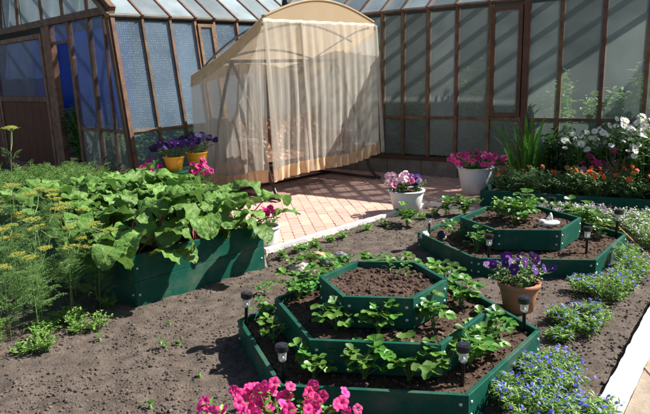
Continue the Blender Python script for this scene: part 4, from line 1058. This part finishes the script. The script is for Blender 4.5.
herb('pansy_plant', 'nearly black pansies in the half hidden yellow pot', 'pansy', (-1.68, 8.06, .67), .28, .26, 44, ls=.045, lps=7, lmat=DARKG, flowers=[(PAN['dark'], 20, .05), (PAN['purple'], 6, .05)], droop=.4)
for (x, y, lab) in ((-2.2, 7.7, 'magenta petunias in a green pot below the yellow pots, beside the greenhouse corner'), (-1.55, 7.65, 'magenta petunias in a green pot below the yellow pots, beside the swing net')):
    pot('flower_pot', 'green pot '+('beside the greenhouse corner' if x < -2 else 'beside the swing net')+' under the yellow pots', 'pot', (x, y, 0), .12, .16, .22, GPLAS)
    herb('petunia_plant', lab, 'petunia', (x, y, .19), .2, .46, 40, ls=.05, lps=8, lmat=DARKG, flowers=[(PET['magenta'], 16, .045)], droop=.35)

# ------------------------------------------------------------------ low planter and the border behind it
def b3(u, v, z=0): p = B3+B3D*u+B3N*v; return (p[0], p[1], z)
for k, (u, v) in enumerate(((.28, .3), (.62, .25), (.98, .3), (1.28, .22), (1.62, .25), (1.95, .3), (2.3, .28), (2.65, .25))):
    fl = [(POM, (2, 4, 7, 10, 9, 6, 7, 5)[k], .027)]
    herb('marigold_plant', ['marigold with few blooms at the low planter\'s end by the white fluted pot', 'marigold second from the white fluted pot in the low planter', 'marigold in front of the iris clump in the low planter', 'marigold covered with orange blooms in front of the magenta flowers', 'marigold in front of the tan dry stems', 'marigold just past the tan dry stems, before the daisies', 'orange marigold in front of the daisies', 'orange marigold in front of the tallest daisies'][k], 'marigold', b3(u, v, .14), .28, .36, 70, leaf=LEAF, ls=.07, lw=.7, lps=13, lmat=GREYG, group='marigolds in the low planter', flowers=fl, droop=.55, base_r=.4, spread=1.2)
herb('petunia_plant', 'magenta flowers rising behind the marigolds in the low planter', 'petunia', b3(1.18, .58, .14), .14, .48, 22, ls=.045, lps=6, lmat=DARKG, flowers=[(PET['magenta'], 9, .034), (PET['rose'], 4, .04)])
herb('dry_flower_clump', 'clump of tan dry stems with lilac tips behind the marigolds', 'flower clump', b3(1.5, .55, .14), .26, .46, 70, leaf=NARROW, ls=.06, lps=6, lmat=STRAWDRY, smat=STRAWDRY, blobs=(LILAC, 90, .009))
herb('zinnia_plant', 'salmon pink flower heads standing above the dry stems', 'zinnia', b3(1.42, .66, .14), .1, .6, 8, ls=.06, lps=5, lmat=DARKG, flowers=[(PET['rose'], 4, .045)])
# iris fan
ir = thing('iris_clump', 'upright clump of sword-shaped iris leaves against the greenhouse', 'iris', (2.72, 8.05, 0))
for k in range(60):
    a = random.uniform(0, 6.28); r = random.uniform(.0, .17); h = random.uniform(.6, 1.12); o = random.uniform(.03, .34)*(1 if random.random() < .85 else 1.6); bx_, by_ = r*math.cos(a)*1.4, r*math.sin(a)
    mb = MB(); w = random.uniform(.018, .03); n = 8; v = []; dx = Vector((-math.sin(a*1.7), math.cos(a*1.7), 0))
    for j in range(n+1):
        t = j/n; p = Vector(qbez((bx_, by_, -.01), (bx_*1.2, by_*1.2, h*.75), (bx_+o*math.cos(a), by_+o*math.sin(a), h*(1-.25*o)), t)); ww = w*(1-t**3)+.0008
        v += [tuple(p-dx*ww), tuple(p+Vector((0, -.004, 0))), tuple(p+dx*ww)]
    mb.add(v, [(j*3+i, j*3+i+1, (j+1)*3+i+1, (j+1)*3+i) for j in range(n) for i in range(2)]); mb.build('leaf', IRISG, ir, True)
# daisies
for k, (x, y, nf, H) in enumerate(((3.25, 7.55, 16, .86), (3.55, 7.35, 22, .98), (3.85, 7.2, 24, 1.05), (4.1, 6.95, 22, 1.0), (3.7, 6.95, 16, .82), (4.35, 6.75, 18, 1.0))):
    herb('daisy_plant', 'tall daisy clump crowded with white flowers behind the low planter', 'daisy', (x, y, 0), .27, H, 80, ls=.1, lw=.65, lps=16, lmat=BUSHG, group='daisies behind the low planter', flowers=[(DAISY, int(nf*1.7), .045)], droop=.18, base_r=.45, stem_r=.003, low=.05)
herb('peony_bush', 'dark green leafy bush between the iris and the daisies', 'bush', (3.08, 7.9, 0), .3, .95, 46, ls=.15, lw=.6, lps=13, lmat=DARKG, droop=.3, base_r=.4, stem_r=.004)
herb('dark_bush', 'dark green bush at the greenhouse foot behind the daisies', 'bush', (3.6, 7.75, 0), .35, .8, 46, ls=.13, lw=.7, lps=13, lmat=DARKG, droop=.3, base_r=.4, stem_r=.004)
# alyssum and lobelia
for k, (x, y) in enumerate(((2.45, 6.5), (2.62, 6.42), (2.78, 6.38), (2.93, 6.25), (3.05, 6.08), (3.1, 5.86), (3.3, 6.05), (3.05, 5.6), (3.35, 5.8), (2.98, 5.35))):
    herb('alyssum_plant', 'mound of tiny white alyssum behind the two-tier bed', 'alyssum', (x, y, 0), .2, .2, 60, leaf=NARROW, ls=.04, lw=1.6, lps=12, lmat=BRIGHTG, group='alyssum behind the two-tier bed', blobs=(ALYSS if k not in (0, 3) else LILAC, 260 if k < 5 else 130, .0095), base_r=.5)
GL_ = 'lobelia plants between the beds and the kerb'
for (x, y, R, H, nb) in ((.98, 2.62, .2, .17, 75), (1.12, 2.85, .19, .18, 80), (.88, 2.8, .13, .15, 50), (1.22, 3.05, .15, .15, 60), (1.08, 2.45, .2, .17, 70), (1.24, 2.6, .14, .13, 40), (1.05, 3.06, .1, .13, 30),
                         (1.6, 3.62, .16, .14, 34), (1.72, 3.72, .15, .15, 30), (1.52, 3.8, .1, .1, 22), (2.02, 4.12, .18, .18, 36), (2.18, 4.3, .16, .18, 34), (2.42, 4.55, .16, .2, 26), (1.88, 4.28, .12, .14, 22), (1.42, 3.5, .09, .08, 14), (2.5, 4.85, .15, .2, 14)):
    herb('lobelia_plant', 'low blue-flowered lobelia clump '+('against the three-tier bed' if y < 3.2 and x < 1.1 else 'spreading towards the white kerb below the terracotta pot' if y < 3.3 else 'on bare soil between terracotta pot and white kerb' if y < 4 else 'on bare soil in front of the two-tier bed'), 'lobelia', (x, y, 0), R, H, int(60*R/.16), leaf=NARROW, ls=.05, lw=1.15, lps=15, lmat=BRIGHTG, group=GL_, blobs=(BLUEF, int(nb*1.5), .0092), base_r=.6, stem_r=.0012)
# plants inside the greenhouse
for k, (t, d, H, w) in enumerate(((-.6, .55, 1.3, 0), (.1, .6, 1.5, 0), (.7, .55, 1.1, 0), (1.4, .55, 1.75, 0), (2.0, .6, 1.2, 0), (2.6, .55, 1.6, 0), (3.2, .6, 1.4, 0), (3.8, .55, 1.7, 0), (4.5, .6, 1.4, 0))):
    p = GR0+GRD*t+GRN*d
    herb('tomato_plant', 'leafy tomato plant dimly seen behind the grey greenhouse panes', 'tomato', (p[0], p[1], 0), .4, H, 34, ls=.17, lw=.8, lps=20, lmat=BRIGHTG, group='tomatoes behind the grey panes', stem_r=.006, base_r=.2)
for (t, d, H) in ((2.0, .22, 1.5), (2.3, .25, 1.4), (1.6, .4, 1.3), (.9, .6, .8)):
    p = GL0+B2*t+A2*d
    herb('cucumber_plant', 'climbing cucumber plant filling the open greenhouse doorway', 'cucumber', (p[0], p[1], 0), .26, H, 40, ls=.15, lw=.9, lps=18, lmat=BUSHG, group='cucumbers in the doorway', stem_r=.006, base_r=.3)

for (t, d, H) in ((.35, .65, 1.0), (.9, .6, .9), (1.5, .65, 1.1), (2.1, .6, .9)):
    p = GL0+A2*t+B2*d
    herb('pepper_plant', 'green pepper plant dimly seen behind the dotted greenhouse panes', 'pepper', (p[0], p[1], 0), .34, H, 30, ls=.14, lw=.8, lps=18, lmat=BRIGHTG, group='peppers behind the dotted panes', stem_r=.006, base_r=.2)
# ------------------------------------------------------------------ solar lamps
def lamp_parts():
    spike = MB(); spike.lathe([(.001, -.1), (.008, -.06), (.0105, -.05), (.0105, .125), (.013, .13), (.013, .14), (.004, .141)], 14)
    cup = MB(); cup.lathe([(.019, .141), (.021, .145), (.026, .198)], 20)
    refl = MB(); refl.lathe([(.003, .141), (.017, .146), (.012, .158), (.004, .165)], 14)
    head = MB(); head.lathe([(.0, .196), (.031, .196), (.036, .2), (.037, .228), (.035, .232), (.0, .2325)], 28)
    cell = MB(); cell.box((0, 0, .2335), (.036, .036, .002))
    return [('spike', spike.mesh('spike', BLKP, True)), ('cup', cup.mesh('cup', LAMPG, True)), ('reflector', refl.mesh('reflector', BOLT, True)), ('cap', head.mesh('cap', BLKP, False)), ('solar_cell', cell.mesh('solar_cell', mat('solar_cell', (.02, .02, .04), .15)))]
LP = lamp_parts()
def lamp(x, y, z, label, s=1., tilt=(0, 0)):
    root = thing('solar_lamp', label, 'garden lamp', (x, y, z)); root.rotation_euler = (tilt[0], tilt[1], random.uniform(0, 1)); root.scale = (s, s, s)
    got = {}
    for n_, me in LP: got[n_] = put(n_, me, got.get({'reflector': 'cup', 'solar_cell': 'cap'}.get(n_), root))
    return root
lamp(-.53, 3.63, .1, 'solar lamp at the three-tier bed corner facing the tall planter', 1., (.03, .08))
lamp(-.245, 2.885, .1, 'solar lamp in the three-tier bed just behind the hot pink petunias', .95)
lamp(.655, 2.79, .1, 'solar lamp among strawberries at the three-tier bed corner by the lobelia', 1., (.0, .02))
lamp(1.165, 3.40, .1, 'solar lamp at the three-tier bed corner below the terracotta pot', 1.02, (.02, -.08))
lamp(.86, 4.14, .1, 'solar lamp at the three-tier bed corner facing the two-tier bed', .95)
lamp(.98, 5.60, .1, 'solar lamp beside the white stone in the two-tier bed', 1.0)
lamp(1.33, 4.80, .1, 'solar lamp in front of a strawberry plant in the two-tier bed', 1.0)
lamp(2.19, 4.93, .1, 'solar lamp at the two-tier bed corner beside bare soil and kerb', 1.0)
lamp(2.66, 5.40, .1, 'solar lamp at the two-tier bed corner beside the yellow cord', 1.1, (.06, .02))
lamp(2.34, 6.14, .1, 'solar lamp in front of the alyssum behind the white bird', 1.0)
lamp(1.12, 5.27, .13, 'fallen solar lamp tilted on the soil of the two-tier bed', .95, (.35, -.9))

# ------------------------------------------------------------------ ornaments, stones, cord
bd = thing('bird_ornament', 'white stone bird ornament lying on the upper tier soil', 'ornament', (1.99, 5.27, .262), rz=.3)
mb = MB(); n, kk = 20, 10; v = []
for j in range(kk+1):
    ph = math.pi*j/kk; r = math.sin(ph)**.8
    for i in range(n):
        t = 6.283*i/n; v.append((.1*r*math.cos(t)*(1+.15*math.cos(t)), .055*r*math.sin(t), .022+.03*math.cos(ph)*(1 if math.cos(ph) > 0 else .9)))
mb.add(v, [(j*n+i, j*n+(i+1) % n, (j+1)*n+(i+1) % n, (j+1)*n+i) for j in range(kk) for i in range(n)]); mb.build('body', STONE, bd, True)
for (x0, a, L) in ((.0, .35, .085), (.02, .05, .09), (-.02, .75, .07)):
    mb = MB(); mb.tube([(x0, 0, .035), (x0+L*.5*math.sin(a), .008, .05+L*.5*math.cos(a)*.9), (x0+L*math.sin(a)*1.1, .012, .045+L*math.cos(a)*.8)], [.02, .017, .006], 8); mb.build('feather', STONE, bd, True)
mb = MB(); mb.tube([(-.05, 0, .045), (-.085, 0, .055), (-.12, 0, .03)], [.02, .017, .006], 8); mb.build('head', STONE, bd, True)
def stone(loc, s, sc, material, label, seed):
    v = IV.copy(); mb = MB()
    import bmesh
    bm = bmesh.new(); bmesh.ops.create_icosphere(bm, subdivisions=3, radius=1)
    for w in bm.verts:
        q = w.co.copy(); w.co *= 1+.35*noise.noise((q.x*1.4+seed, q.y*1.4, q.z*1.4))+.14*noise.noise((q.x*4+seed, q.y*4, q.z*4)); w.co.x *= s*sc[0]; w.co.y *= s*sc[1]; w.co.z *= s*sc[2]
    me = bpy.data.meshes.new('stone'); bm.to_mesh(me); bm.free(); me.materials.append(material)
    return tag(put('stone', me, None, loc), label, 'stone')
stone((-.22, 5.02, .02), .1, (1.2, .6, .55), ROCK, 'pale flat rock in the soil near the planter corner', 1)
stone((-.09, 5.4, .02), .07, (1.2, .8, .6), mat('tan_rock', (.42, .29, .15), .85, col2=(.5, .36, .2), nscale=20, bump=.4), 'tan rock behind the pale flat rock', 2)
stone((.0, 5.2, .025), .07, (1.1, .9, .8), DROCK, 'blue-grey rock behind the three-tier bed', 3)
stone((.12, 5.32, .025), .065, (1.1, .9, .7), DROCK, 'darker grey rock at the right of the blue-grey rock', 4)
stone((.93, 5.57, .135), .042, (1, .9, 1), STONE, 'white stone in the corner of the two-tier bed', 5)
stone((.74, 5.55, .005), .03, (1.3, .6, .4), STONE, 'small white stone in soil outside the two-tier bed', 6)
mb = MB(); mb.tube([(2.4, 6.05, .17), (2.6, 5.72, .165), (2.74, 5.5, .16), (2.82, 5.35, .05), (2.83, 5.2, .012), (2.78, 5.0, .01), (2.7, 4.85, .01)], .006, 6)
tag(mb.build('cord', CORD, None, True), 'yellow cord draped over the two-tier bed edge', 'cord')
